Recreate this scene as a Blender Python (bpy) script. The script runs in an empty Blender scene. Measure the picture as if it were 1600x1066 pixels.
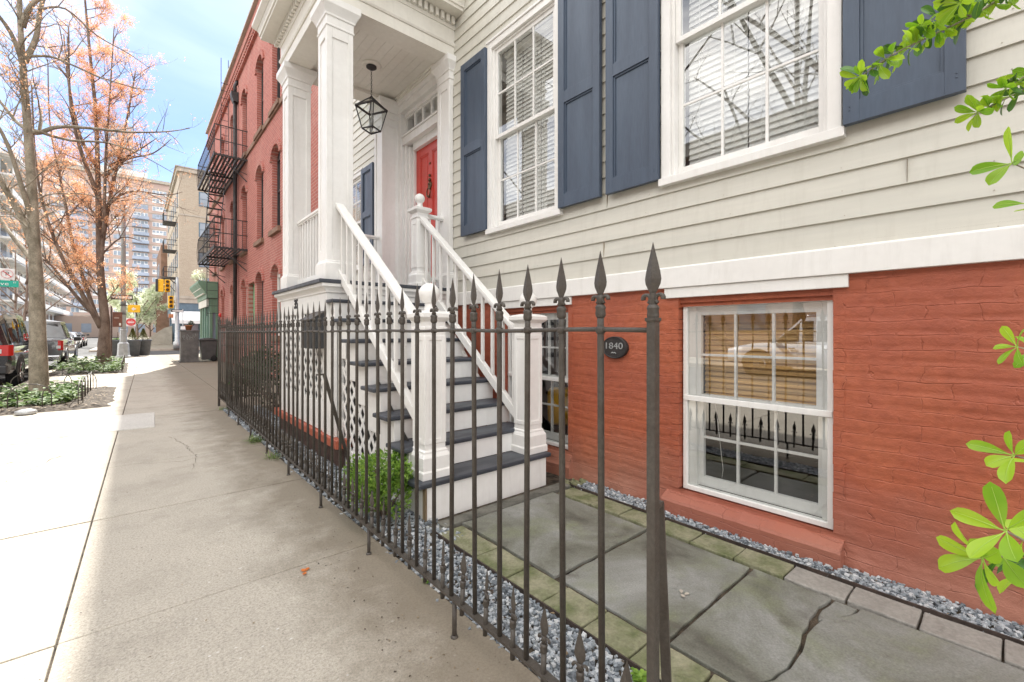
import bpy, bmesh, math, random
from mathutils import Vector, Matrix, noise
R = math.radians
random.seed(7)
sc = bpy.context.scene
COL = sc.collection

# ------------------------------------------------------------------ camera, sky, sun, exposure
cam_d = bpy.data.cameras.new('camera')
cam = bpy.data.objects.new('camera', cam_d)
COL.objects.link(cam)
cam_d.sensor_width = 36.0
cam_d.lens = 36.0 * 688 / 1600
cam_d.shift_y = -14.0 / 1600
cam_d.clip_start = 0.03
cam_d.clip_end = 3000
CAMZ = 1.3
cam.location = (0, 0, CAMZ)
cam.rotation_euler = (R(90), 0, -math.atan(592 / 688.0))
sc.camera = cam

SUN_EL, SUN_AZ = R(46.7), R(16.05)          # azimuth from +Y towards +X
SUN_V = Vector((math.sin(SUN_AZ) * math.cos(SUN_EL), math.cos(SUN_AZ) * math.cos(SUN_EL), math.sin(SUN_EL)))
sd = bpy.data.lights.new('sun', 'SUN')
sd.energy = 2.3
sd.angle = R(0.6)
sd.color = (1.0, 0.965, 0.90)
sun = bpy.data.objects.new('sun', sd)
COL.objects.link(sun)
sun.rotation_euler = (-SUN_V).to_track_quat('-Z', 'Y').to_euler()

world = bpy.data.worlds.new('World')
sc.world = world
world.use_nodes = True
wn = world.node_tree
wn.nodes.clear()
wo_ = wn.nodes.new('ShaderNodeOutputWorld')
bg = wn.nodes.new('ShaderNodeBackground')
sky = wn.nodes.new('ShaderNodeTexSky')
sky.sky_type = 'NISHITA'
sky.sun_disc = False
sky.sun_elevation = SUN_EL
sky.sun_rotation = SUN_AZ
sky.air_density = 1.0
sky.dust_density = 0.6
tc = wn.nodes.new('ShaderNodeTexCoord')
mp = wn.nodes.new('ShaderNodeMapping')
mp.inputs['Scale'].default_value = (1.0, 1.0, 3.4)
nz = wn.nodes.new('ShaderNodeTexNoise')
nz.inputs['Scale'].default_value = 1.9
nz.inputs['Detail'].default_value = 7
nz.inputs['Roughness'].default_value = 0.55
nz.inputs['Distortion'].default_value = 0.5
rp = wn.nodes.new('ShaderNodeValToRGB')
rp.color_ramp.elements[0].position = 0.36
rp.color_ramp.elements[1].position = 0.72
mx = wn.nodes.new('ShaderNodeMix')
mx.data_type = 'RGBA'
mx.inputs[7].default_value = (15.6, 15.2, 14.5, 1)
# unseen bright cloud added behind camera and over road as fill light, thin streaks ahead
dt = wn.nodes.new('ShaderNodeVectorMath'); dt.operation = 'DOT_PRODUCT'; dt.inputs[1].default_value = (-.84, -.50, .20)
rd = wn.nodes.new('ShaderNodeMapRange'); rd.inputs[1].default_value = -.36; rd.inputs[2].default_value = .50; rd.inputs[3].default_value = .07; rd.inputs[4].default_value = 1.3
ml = wn.nodes.new('ShaderNodeMath'); ml.operation = 'MULTIPLY'; ml.use_clamp = True
ad = wn.nodes.new('ShaderNodeMath'); ad.operation = 'ADD'; ad.inputs[1].default_value = .22
wn.links.new(tc.outputs['Generated'], mp.inputs['Vector'])
wn.links.new(mp.outputs[0], nz.inputs['Vector'])
wn.links.new(nz.outputs[0], rp.inputs[0])
wn.links.new(tc.outputs['Generated'], dt.inputs[0]); wn.links.new(dt.outputs['Value'], rd.inputs[0]); wn.links.new(rp.outputs[0], ad.inputs[0]); wn.links.new(ad.outputs[0], ml.inputs[0]); wn.links.new(rd.outputs[0], ml.inputs[1])
wn.links.new(ml.outputs[0], mx.inputs[0])
tn = wn.nodes.new('ShaderNodeMix'); tn.data_type = 'RGBA'; tn.blend_type = 'MULTIPLY'; tn.inputs[0].default_value = 1; tn.inputs[7].default_value = (.42, .53, .70, 1)
wn.links.new(sky.outputs[0], tn.inputs[6]); wn.links.new(tn.outputs[2], mx.inputs[6])
wn.links.new(mx.outputs[2], bg.inputs[0])
bg.inputs[1].default_value = 0.05
wn.links.new(bg.outputs[0], wo_.inputs[0])

sc.view_settings.view_transform = 'Standard'
sc.view_settings.look = 'None'
sc.view_settings.exposure = 2.38
sc.view_settings.gamma = 1
sc.cycles.max_bounces = 8
sc.cycles.transparent_max_bounces = 16
sc.cycles.sample_clamp_indirect = 6

# ------------------------------------------------------------------ materials
MATS = {}
def nodes(name):
    m = bpy.data.materials.new(name)
    m.use_nodes = True
    nt = m.node_tree
    nt.nodes.clear()
    out = nt.nodes.new('ShaderNodeOutputMaterial')
    p = nt.nodes.new('ShaderNodeBsdfPrincipled')
    nt.links.new(p.outputs[0], out.inputs[0])
    MATS[name] = m
    return m, nt, p
def N(nt, t, **kw):
    n = nt.nodes.new(t)
    for k, v in kw.items():
        if k.startswith('_'):
            n.inputs[k[1:]].default_value = v
        else:
            setattr(n, k, v)
    return n
def coord(nt, scale=(1, 1, 1), swap=None):
    c = nt.nodes.new('ShaderNodeTexCoord')
    src = c.outputs['Object']
    if swap:
        s = nt.nodes.new('ShaderNodeSeparateXYZ')
        b = nt.nodes.new('ShaderNodeCombineXYZ')
        nt.links.new(src, s.inputs[0])
        for i, ch in enumerate(swap):
            if ch in 'xyz':
                nt.links.new(s.outputs['xyz'.index(ch)], b.inputs[i])
        src = b.outputs[0]
    m = nt.nodes.new('ShaderNodeMapping')
    m.inputs['Scale'].default_value = scale
    nt.links.new(src, m.inputs['Vector'])
    return m.outputs[0]
def noise_n(nt, vec, scale, detail=4, rough=.55, dist=0):
    n = nt.nodes.new('ShaderNodeTexNoise')
    n.inputs['Scale'].default_value = scale
    n.inputs['Detail'].default_value = detail
    n.inputs['Roughness'].default_value = rough
    n.inputs['Distortion'].default_value = dist
    nt.links.new(vec, n.inputs['Vector'])
    return n.outputs[0]
def ramp(nt, fac, stops):
    r = nt.nodes.new('ShaderNodeValToRGB')
    e = r.color_ramp.elements
    while len(e) < len(stops):
        e.new(0.5)
    for i, (p, c) in enumerate(stops):
        e[i].position = p
        e[i].color = (c[0], c[1], c[2], 1) if not isinstance(c, (int, float)) else (c, c, c, 1)
    nt.links.new(fac, r.inputs[0])
    return r.outputs[0]
def mixc(nt, fac, a, b, mode='MIX'):
    m = nt.nodes.new('ShaderNodeMix')
    m.data_type = 'RGBA'
    m.blend_type = mode
    for s, v in ((0, fac), (6, a), (7, b)):
        if hasattr(v, 'is_linked') or hasattr(v, 'links'):
            nt.links.new(v, m.inputs[s])
        elif s == 0:
            m.inputs[0].default_value = v
        else:
            m.inputs[s].default_value = (v[0], v[1], v[2], 1)
    return m.outputs[2]
def mathn(nt, op, a, b=None):
    m = nt.nodes.new('ShaderNodeMath')
    m.operation = op
    for i, v in enumerate((a, b)):
        if v is None: continue
        if isinstance(v, (int, float)): m.inputs[i].default_value = v
        else: nt.links.new(v, m.inputs[i])
    return m.outputs[0]
def bump(nt, p, h, strength=.3, dist=.01):
    b = nt.nodes.new('ShaderNodeBump')
    b.inputs['Strength'].default_value = strength
    b.inputs['Distance'].default_value = dist
    nt.links.new(h, b.inputs['Height'])
    nt.links.new(b.outputs[0], p.inputs['Normal'])
def mat(name, c, rough=.6, var=.12, vs=3, bs=60, bst=.15, bd=.004, metal=0, scale=(1, 1, 1), c2=None, spec=.5, coat=0, grime=0):
    """plain surface: colour varied by two noises, fine bump"""
    m, nt, p = nodes(name)
    v = coord(nt, scale)
    n1 = noise_n(nt, v, vs, 5)
    n2 = noise_n(nt, v, vs * 9, 3)
    if c2 is None:
        c2 = tuple(x * (1 - 2.2 * var) for x in c)
    a = ramp(nt, n1, [(.3, c2), (.62, c)])
    k = ramp(nt, n2, [(.3, 1 - var), (.7, 1 + var * .4)])
    col = mixc(nt, 1.0, a, k, 'MULTIPLY')
    if grime:      # faint rain streaks and dust in the paint
        gs = ramp(nt, noise_n(nt, coord(nt, (5, 5, .7)), 2.4, 6, .7, .4), [(.50, 0), (.78, grime)])
        col = mixc(nt, gs, col, (.30, .27, .21))
    nt.links.new(col, p.inputs['Base Color'])
    r = ramp(nt, n1, [(.3, min(1, rough * 1.15)), (.7, rough * .85)])
    nt.links.new(r, p.inputs['Roughness'])
    p.inputs['Metallic'].default_value = metal
    p.inputs['Specular IOR Level'].default_value = spec
    if coat: p.inputs['Coat Weight'].default_value = coat
    if bst:
        bump(nt, p, noise_n(nt, v, bs, 4, .6), bst, bd)
    return m
mat('clapboard_paint', (.62, .60, .53), .5, .05, 1.3, 30, .10, .003, scale=(1, .25, 3), c2=(.55, .54, .48), grime=.22)
mat('white_paint', (.82, .81, .785), .38, .03, 2.2, 25, .06, .003, c2=(.77, .755, .725), grime=.16)
mat('cream_paint', (.76, .735, .67), .42, .04, 2.2, 25, .08, .003, c2=(.71, .68, .61), grime=.12)
mat('shutter_paint', (.066, .092, .135), .42, .12, 3, 16, .22, .004, scale=(3, 3, .35), c2=(.055, .074, .11))
mat('tread_paint', (.055, .062, .078), .45, .2, 6, 40, .15, .003, scale=(.5, 2, 2))
mat('door_paint', (.62, .055, .035), .32, .06, 3, 30, .05, .002)
mat('iron_paint', (.080, .071, .061), .5, .25, 9, 130, .5, .003, c2=(.060, .048, .038), metal=.1)
mat('black_iron', (.035, .030, .030), .55, .25, 9, 100, .3, .003)
mat('rust_iron', (.10, .055, .04), .7, .3, 8, 80, .3, .003)
mat('bronze', (.20, .13, .08), .4, .25, 30, 120, .4, .002, metal=.8)
def slab_mat():
    m, nt, p = nodes('bluestone')
    v = coord(nt)
    n1 = noise_n(nt, v, 1.7, 6, .62, .6)
    c = ramp(nt, n1, [(.32, (.08, .076, .06)), (.44, (.165, .167, .135)), (.56, (.235, .238, .217)), (.70, (.32, .32, .30))])
    c = mixc(nt, ramp(nt, noise_n(nt, v, 2.6, 6, .6, .4), [(.52, 0), (.70, .55)]), c, (.20, .225, .115))
    c = mixc(nt, ramp(nt, noise_n(nt, v, 6.5, 5, .6, .3), [(.60, 0), (.72, .6)]), c, (.095, .085, .07))
    c = mixc(nt, 1.0, c, ramp(nt, noise_n(nt, v, 120, 3), [(.3, .78), (.7, 1.1)]), 'MULTIPLY')
    nt.links.new(c, p.inputs['Base Color'])
    p.inputs['Roughness'].default_value = .7
    bump(nt, p, mathn(nt, 'ADD', noise_n(nt, v, 7, 8, .7), mathn(nt, 'MULTIPLY', noise_n(nt, v, 90, 3), .25)), .75, .016)
slab_mat()
mat('mossy_paver', (.27, .26, .17), .85, .25, 7, 70, .7, .008, c2=(.105, .125, .045))
mat('grey_paver', (.31, .295, .265), .85, .2, 6, 70, .7, .008, c2=(.25, .235, .21))
mat('kerb_stone', (.17, .165, .14), .85, .25, 5, 80, .5, .005)
mat('soil', (.10, .075, .05), .95, .4, 14, 40, .9, .02)
mat('asphalt', (.075, .073, .07), .85, .2, .7, 120, .5, .004, c2=(.055, .054, .052))
mat('steel_edge', (.07, .05, .04), .7, .3, 12, 60, .3, .003)
mat('bare_wood', (.33, .24, .14), .7, .35, 5, 30, .3, .003, scale=(4, 4, .5))
mat('blind_white', (.80, .79, .75), .5, .04, 4, 20, .03, .002)
mat('blind_wood', (.84, .50, .17), .45, .25, 3, 30, .1, .002, scale=(1, .25, 14))
mat('room', (.24, .22, .19), .8, .1, 1, 20, 0)
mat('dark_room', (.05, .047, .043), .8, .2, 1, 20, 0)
mat('yellow_plastic', (.85, .46, .03), .35, .04, 3, 20, 0)
mat('car_black', (.014, .014, .017), .12, .05, 1, 20, 0, coat=1, spec=.6)
mat('car_grey', (.12, .125, .13), .15, .05, 1, 20, 0, coat=1, spec=.6, metal=.3)
mat('car_white', (.75, .76, .78), .15, .03, 1, 20, 0, coat=1)
mat('car_silver', (.42, .44, .47), .2, .03, 1, 20, 0, coat=1, metal=.5)
mat('chrome', (.65, .65, .67), .15, .05, 4, 20, 0, metal=1)
mat('tyre', (.025, .025, .026), .85, .2, 9, 60, .2, .003)
mat('black_plastic', (.03, .031, .033), .5, .1, 6, 50, .1, .002)
mat('grey_bin', (.16, .155, .15), .7, .2, 5, 40, .3, .006)
mat('bin_plastic', (.10, .10, .10), .45, .15, 5, 60, .1, .002)
mat('planter', (.10, .11, .12), .6, .15, 5, 40, .15, .003)
mat('terracotta', (.50, .20, .09), .75, .15, 8, 50, .2, .003)
mat('galvanised', (.44, .45, .45), .45, .12, 5, 50, .1, .002, metal=.4)
mat('limestone', (.46, .41, .34), .85, .1, 2, 40, .3, .006)
mat('brownstone', (.26, .155, .105), .85, .15, 2, 40, .3, .006)
mat('green_paint', (.16, .29, .20), .45, .08, 2, 30, .08, .003)
mat('green_door_paint', (.10, .47, .24), .4, .06, 2, 30, .05, .002)
mat('yellow_paint', (.86, .50, .015), .4, .08, 6, 40, .05, .002)
mat('sign_white', (.82, .82, .80), .45, .03, 6, 40, 0)
mat('sign_black', (.02, .02, .02), .5, .1, 6, 40, 0)
mat('sign_red', (.68, .035, .03), .45, .05, 6, 40, 0)
mat('sign_green', (.005, .42, .30), .4, .05, 6, 40, 0)
mat('sign_brown', (.20, .075, .045), .5, .2, 6, 40, 0)
mat('awning_cloth', (.80, .80, .80), .8, .05, 3, 40, .1, .003)
mat('blue_grey_paint', (.11, .17, .22), .5, .1, 3, 40, .1, .003)
mat('render_white', (.70, .69, .66), .8, .06, .3, 8, .1, .01)
mat('far_brick', (.54, .40, .35), .9, .07, .08, 5, 0)
mat('far_blue', (.38, .44, .55), .6, .1, .1, 5, 0)
mat('bark_grey', (.36, .31, .235), .9, .3, 7, 26, .9, .02, scale=(1, 1, .6), c2=(.16, .135, .095))
mat('bark_brown', (.24, .175, .135), .9, .25, 5, 24, .9, .02, scale=(1, 1, .5), c2=(.10, .062, .046))
mat('bark_dark', (.085, .065, .05), .9, .25, 5, 24, .6, .02, scale=(1, 1, .5))
mat('painted_red', (.44, .105, .052), .5, .14, 2.2, 36, .4, .006, c2=(.33, .085, .05))

def leaf_mat(name, c, c2, trans=.35, rough=.4, vs=25):
    m, nt, p = nodes(name)
    v = coord(nt)
    gi = nt.nodes.new('ShaderNodeNewGeometry')
    n = mathn(nt, 'ADD', mathn(nt, 'MULTIPLY', noise_n(nt, v, vs, 3), .55), mathn(nt, 'MULTIPLY', gi.outputs['Random Per Island'], .48))
    nt.links.new(ramp(nt, n, [(.30, c2), (.66, c)]), p.inputs['Base Color'])
    p.inputs['Roughness'].default_value = rough
    t = nt.nodes.new('ShaderNodeBsdfTranslucent')
    nt.links.new(ramp(nt, n, [(.32, tuple(x * 1.2 for x in c2)), (.66, tuple(x * 1.25 for x in c))]), t.inputs[0])
    mixs = nt.nodes.new('ShaderNodeMixShader')
    mixs.inputs[0].default_value = trans
    out = [x for x in nt.nodes if x.type == 'OUTPUT_MATERIAL'][0]
    nt.links.new(p.outputs[0], mixs.inputs[1])
    nt.links.new(t.outputs[0], mixs.inputs[2])
    nt.links.new(mixs.outputs[0], out.inputs[0])
leaf_mat('fresh_leaf', (.40, .60, .035), (.19, .40, .02), .45, .28, 14)
leaf_mat('leaf_rib', (.50, .70, .14), (.42, .60, .10), .3, .4, 9)
leaf_mat('old_leaf', (.08, .20, .03), (.045, .12, .02), .25, .3, 9)
leaf_mat('box_leaf', (.27, .42, .07), (.12, .24, .035), .35, .4, 30)
leaf_mat('hedge_leaf', (.055, .09, .03), (.025, .045, .018), .2, .5, 12)
leaf_mat('ivy_leaf', (.17, .24, .08), (.05, .10, .03), .3, .65, 9)
leaf_mat('bud_orange', (.84, .55, .33), (.68, .29, .13), .4, .6, 2.5)
leaf_mat('blossom', (.74, .76, .62), (.55, .62, .42), .4, .6, 2.5)
leaf_mat('grass_leaf', (.20, .28, .08), (.10, .15, .05), .3, .5, 30)
leaf_mat('cone_leaf', (.20, .21, .05), (.11, .10, .03), .2, .6, 9)
leaf_mat('dry_leaf', (.60, .17, .03), (.36, .09, .02), .2, .6, 30)

def glass_mat(name, ior=1.55, wav=.0, tint=(1, 1, 1)):
    m = bpy.data.materials.new(name)
    m.use_nodes = True
    nt = m.node_tree
    nt.nodes.clear()
    out = nt.nodes.new('ShaderNodeOutputMaterial')
    tr = nt.nodes.new('ShaderNodeBsdfTransparent'); tr.inputs[0].default_value = (*tint, 1)
    gl = nt.nodes.new('ShaderNodeBsdfGlossy'); gl.inputs['Roughness'].default_value = 0.0
    # Schlick reflectance, the same from both sides of the pane
    gm = nt.nodes.new('ShaderNodeNewGeometry')
    dp = nt.nodes.new('ShaderNodeVectorMath'); dp.operation = 'DOT_PRODUCT'
    nt.links.new(gm.outputs['Incoming'], dp.inputs[0]); nt.links.new(gm.outputs['Normal'], dp.inputs[1])
    f0 = ((ior - 1) / (ior + 1)) ** 2
    cs = mathn(nt, 'SUBTRACT', 1.0, mathn(nt, 'ABSOLUTE', dp.outputs['Value']))
    frv = mathn(nt, 'ADD', mathn(nt, 'MULTIPLY', mathn(nt, 'POWER', cs, 5.0), 1 - f0), f0)
    mi = nt.nodes.new('ShaderNodeMixShader')
    nt.links.new(frv, mi.inputs[0]); nt.links.new(tr.outputs[0], mi.inputs[1]); nt.links.new(gl.outputs[0], mi.inputs[2])
    nt.links.new(mi.outputs[0], out.inputs[0])
    if wav:
        h = noise_n(nt, coord(nt, (1, 1, .6)), 4.5, 1, .4)
        b = nt.nodes.new('ShaderNodeBump'); b.inputs['Strength'].default_value = wav; b.inputs['Distance'].default_value = .01
        nt.links.new(h, b.inputs['Height']); nt.links.new(b.outputs[0], gl.inputs['Normal'])
    MATS[name] = m
glass_mat('window_glass', 2.9, .035, (.93, .95, .95))
glass_mat('lantern_glass', 1.45, .05, (.9, .92, .91))
glass_mat('car_glass', 1.6, 0, (.12, .13, .14))
def shiny(name, c, rough=.08, spec=.6):
    m, nt, p = nodes(name)
    n = noise_n(nt, coord(nt), .35, 2)
    nt.links.new(ramp(nt, n, [(.3, tuple(x * .6 for x in c)), (.7, c)]), p.inputs['Base Color'])
    p.inputs['Roughness'].default_value = rough
    p.inputs['Specular IOR Level'].default_value = spec
shiny('far_glass', (.30, .36, .44), .12)
shiny('pane_dark', (.05, .055, .06), .05, .8)
shiny('tail_red', (.65, .02, .015), .2)
shiny('lens_clear', (.75, .75, .75), .2)

def brick_mat(name, c1, c2, mortar, bw=.215, bh=.075, mort=.010, swap='yz', blot=(.62, .40, .34), bl=.35, bst=.5):
    m, nt, p = nodes(name)
    v = coord(nt, (1, 1, 1), swap=swap + '0')
    b = nt.nodes.new('ShaderNodeTexBrick')
    b.offset = .5
    b.inputs['Scale'].default_value = 1
    b.inputs['Brick Width'].default_value = bw
    b.inputs['Row Height'].default_value = bh
    b.inputs['Mortar Size'].default_value = mort
    b.inputs['Mortar Smooth'].default_value = .3
    b.inputs['Bias'].default_value = 0
    b.inputs['Color1'].default_value = (*c1, 1)
    b.inputs['Color2'].default_value = (*c2, 1)
    b.inputs['Mortar'].default_value = (*mortar, 1)
    nt.links.new(v, b.inputs['Vector'])
    n1 = noise_n(nt, coord(nt, (.6, .6, .35)), .9, 6, .6, .3)
    f = ramp(nt, n1, [(.50, 0), (.72, bl)])
    c = mixc(nt, f, b.outputs['Color'], blot)
    n2 = noise_n(nt, coord(nt), 14, 4)
    c = mixc(nt, 1.0, c, ramp(nt, n2, [(.25, .78), (.7, 1.08)]), 'MULTIPLY')
    nt.links.new(c, p.inputs['Base Color'])
    p.inputs['Roughness'].default_value = .85
    h = mathn(nt, 'ADD', mathn(nt, 'MULTIPLY', b.outputs['Fac'], -1.0), mathn(nt, 'MULTIPLY', n2, .5))
    bump(nt, p, h, bst, .008)
brick_mat('red_brick', (.43, .130, .098), (.35, .098, .075), (.46, .26, .22))
brick_mat('red_brick_side', (.47, .135, .085), (.38, .10, .065), (.48, .26, .20), swap='xz')
brick_mat('tan_brick', (.50, .42, .32), (.44, .36, .27), (.42, .37, .30), swap='xz', blot=(.55, .46, .36), bl=.3)
brick_mat('tan_brick_side', (.50, .42, .32), (.44, .36, .27), (.42, .37, .30), swap='yz', blot=(.55, .46, .36), bl=.3)
brick_mat('pale_brick', (.46, .33, .27), (.40, .28, .23), (.45, .36, .30), swap='yz', bl=.1)

# painted basement brick: real relief comes from the mesh, this adds paint wear
def painted_brick():
    m, nt, p = nodes('painted_brick')
    v = coord(nt)
    n1 = noise_n(nt, v, 1.6, 5, .6)
    c = ramp(nt, n1, [(.3, (.335, .080, .038)), (.5, (.405, .103, .045)), (.75, (.48, .14, .060))])
    n3 = noise_n(nt, v, 24, 5, .65)
    c = mixc(nt, 1.0, c, ramp(nt, n3, [(.3, .82), (.65, 1.06)]), 'MULTIPLY')
    # worn, dusty foot of the wall
    s = nt.nodes.new('ShaderNodeSeparateXYZ')
    tc_ = nt.nodes.new('ShaderNodeTexCoord')
    nt.links.new(tc_.outputs['Object'], s.inputs[0])
    zz = mathn(nt, 'ADD', s.outputs[2], mathn(nt, 'MULTIPLY', noise_n(nt, v, 3.2, 5), .5))
    f = ramp(nt, zz, [(.34, .85), (.74, 0)])
    c = mixc(nt, f, c, (.34, .16, .11))
    c = mixc(nt, ramp(nt, noise_n(nt, v, .55, 3), [(.42, 0), (.62, .55)]), c, (.33, .085, .055))
    c = mixc(nt, ramp(nt, noise_n(nt, v, 7.5, 6, .7, .5), [(.64, 0), (.72, .45)]), c, (.27, .075, .05))
    nt.links.new(c, p.inputs['Base Color'])
    p.inputs['Roughness'].default_value = .55
    vv = coord(nt, (1, 1.0, 1.35))
    h = mathn(nt, 'ADD', mathn(nt, 'MULTIPLY', noise_n(nt, vv, 75, 5, .7), .55), mathn(nt, 'MULTIPLY', noise_n(nt, vv, 17, 4, .6), .9))
    # crisp, broken paint-filled joints
    sw = coord(nt, (1, 1, 1), swap='yz0')
    wob = nt.nodes.new('ShaderNodeTexNoise'); wob.inputs['Scale'].default_value = 5.5; wob.inputs['Detail'].default_value = 4
    nt.links.new(sw, wob.inputs['Vector'])
    wv = nt.nodes.new('ShaderNodeVectorMath'); wv.operation = 'MULTIPLY_ADD'; wv.inputs[1].default_value = (.16, .042, 0); nt.links.new(wob.outputs['Color'], wv.inputs[0]); nt.links.new(sw, wv.inputs[2])
    b = nt.nodes.new('ShaderNodeTexBrick'); b.offset = .5
    for k, q in (('Scale', 1), ('Brick Width', .212), ('Row Height', .0765), ('Mortar Size', .0036), ('Mortar Smooth', .75)): b.inputs[k].default_value = q
    nt.links.new(wv.outputs[0], b.inputs['Vector'])
    gate = ramp(nt, noise_n(nt, coord(nt, (1, 1, 2.2)), 5.0, 5, .65), [(.44, .06), (.60, 1)])
    mo = mathn(nt, 'MULTIPLY', b.outputs['Fac'], gate)
    h = mathn(nt, 'SUBTRACT', h, mathn(nt, 'MULTIPLY', mo, 1.25))
    bump(nt, p, h, .62, .0085)
painted_brick()

def concrete(name, c, c2, dirt=(.19, .165, .13), edge=False):
    m, nt, p = nodes(name)
    v = coord(nt)
    n1 = noise_n(nt, v, .9, 8, .68, .1)
    base = ramp(nt, n1, [(.3, c2), (.65, c)])
    n2 = noise_n(nt, v, 95, 3, .7)
    base = mixc(nt, 1.0, base, ramp(nt, n2, [(.30, .66), (.5, 1.0), (.72, 1.22)]), 'MULTIPLY')
    n5 = noise_n(nt, v, 420, 2, .7)
    base = mixc(nt, 1.0, base, ramp(nt, n5, [(.30, .74), (.6, 1.14)]), 'MULTIPLY')
    # aggregate specks
    vo = nt.nodes.new('ShaderNodeTexVoronoi')
    vo.inputs['Scale'].default_value = 26
    nt.links.new(v, vo.inputs['Vector'])
    sp = ramp(nt, vo.outputs['Distance'], [(.10, .75), (.19, 0)])
    gate = ramp(nt, noise_n(nt, v, 13, 3), [(.55, 0), (.62, 1)])
    sp = mixc(nt, 1.0, sp, gate, 'MULTIPLY')
    base = mixc(nt, sp, base, (.62, .60, .56))
    vo2 = nt.nodes.new('ShaderNodeTexVoronoi')
    vo2.inputs['Scale'].default_value = 21
    nt.links.new(v, vo2.inputs['Vector'])
    sp2 = ramp(nt, vo2.outputs['Distance'], [(.06, .85), (.12, 0)])
    gate2 = ramp(nt, noise_n(nt, v, 5, 3), [(.52, 0), (.6, 1)])
    base = mixc(nt, mixc(nt, 1.0, sp2, gate2, 'MULTIPLY'), base, (.13, .115, .095))
    # broad stains
    st = ramp(nt, noise_n(nt, v, 1.6, 9, .72, .15), [(.50, 0), (.70, .42)])
    base = mixc(nt, st, base, dirt)
    if edge:       # soil washed out along the fence side, broken by noise
        s = nt.nodes.new('ShaderNodeSeparateXYZ'); nt.links.new(v, s.inputs[0])
        e = mathn(nt, 'ADD', s.outputs[0], mathn(nt, 'MULTIPLY', noise_n(nt, v, 3.3, 9, .72, .2), 1.1))
        base = mixc(nt, ramp(nt, mathn(nt, 'MULTIPLY', e, .5), [(.52, 0), (.76, .75)]), base, (.155, .125, .085))
    nt.links.new(base, p.inputs['Base Color'])
    p.inputs['Roughness'].default_value = .85
    h = mathn(nt, 'ADD', n2, mathn(nt, 'MULTIPLY', noise_n(nt, v, 9, 4), .7))
    bump(nt, p, h, .35, .004)
concrete('sidewalk_concrete', (.435, .395, .33), (.37, .335, .28), edge=True)
concrete('cement_patch', (.46, .425, .365), (.39, .36, .31))
concrete('new_concrete', (.52, .50, .46), (.46, .44, .40), (.35, .33, .3))

def gravel_mat():
    m, nt, p = nodes('gravel')
    g = nt.nodes.new('ShaderNodeNewGeometry')
    c = ramp(nt, g.outputs['Random Per Island'], [(0, (.10, .115, .13)), (.3, (.22, .245, .27)), (.7, (.36, .39, .415)), (1, (.52, .53, .53))])
    n = noise_n(nt, coord(nt), 160, 3)
    c = mixc(nt, 1.0, c, ramp(nt, n, [(.3, .85), (.7, 1.08)]), 'MULTIPLY')
    nt.links.new(c, p.inputs['Base Color'])
    p.inputs['Roughness'].default_value = .8
gravel_mat()

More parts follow.
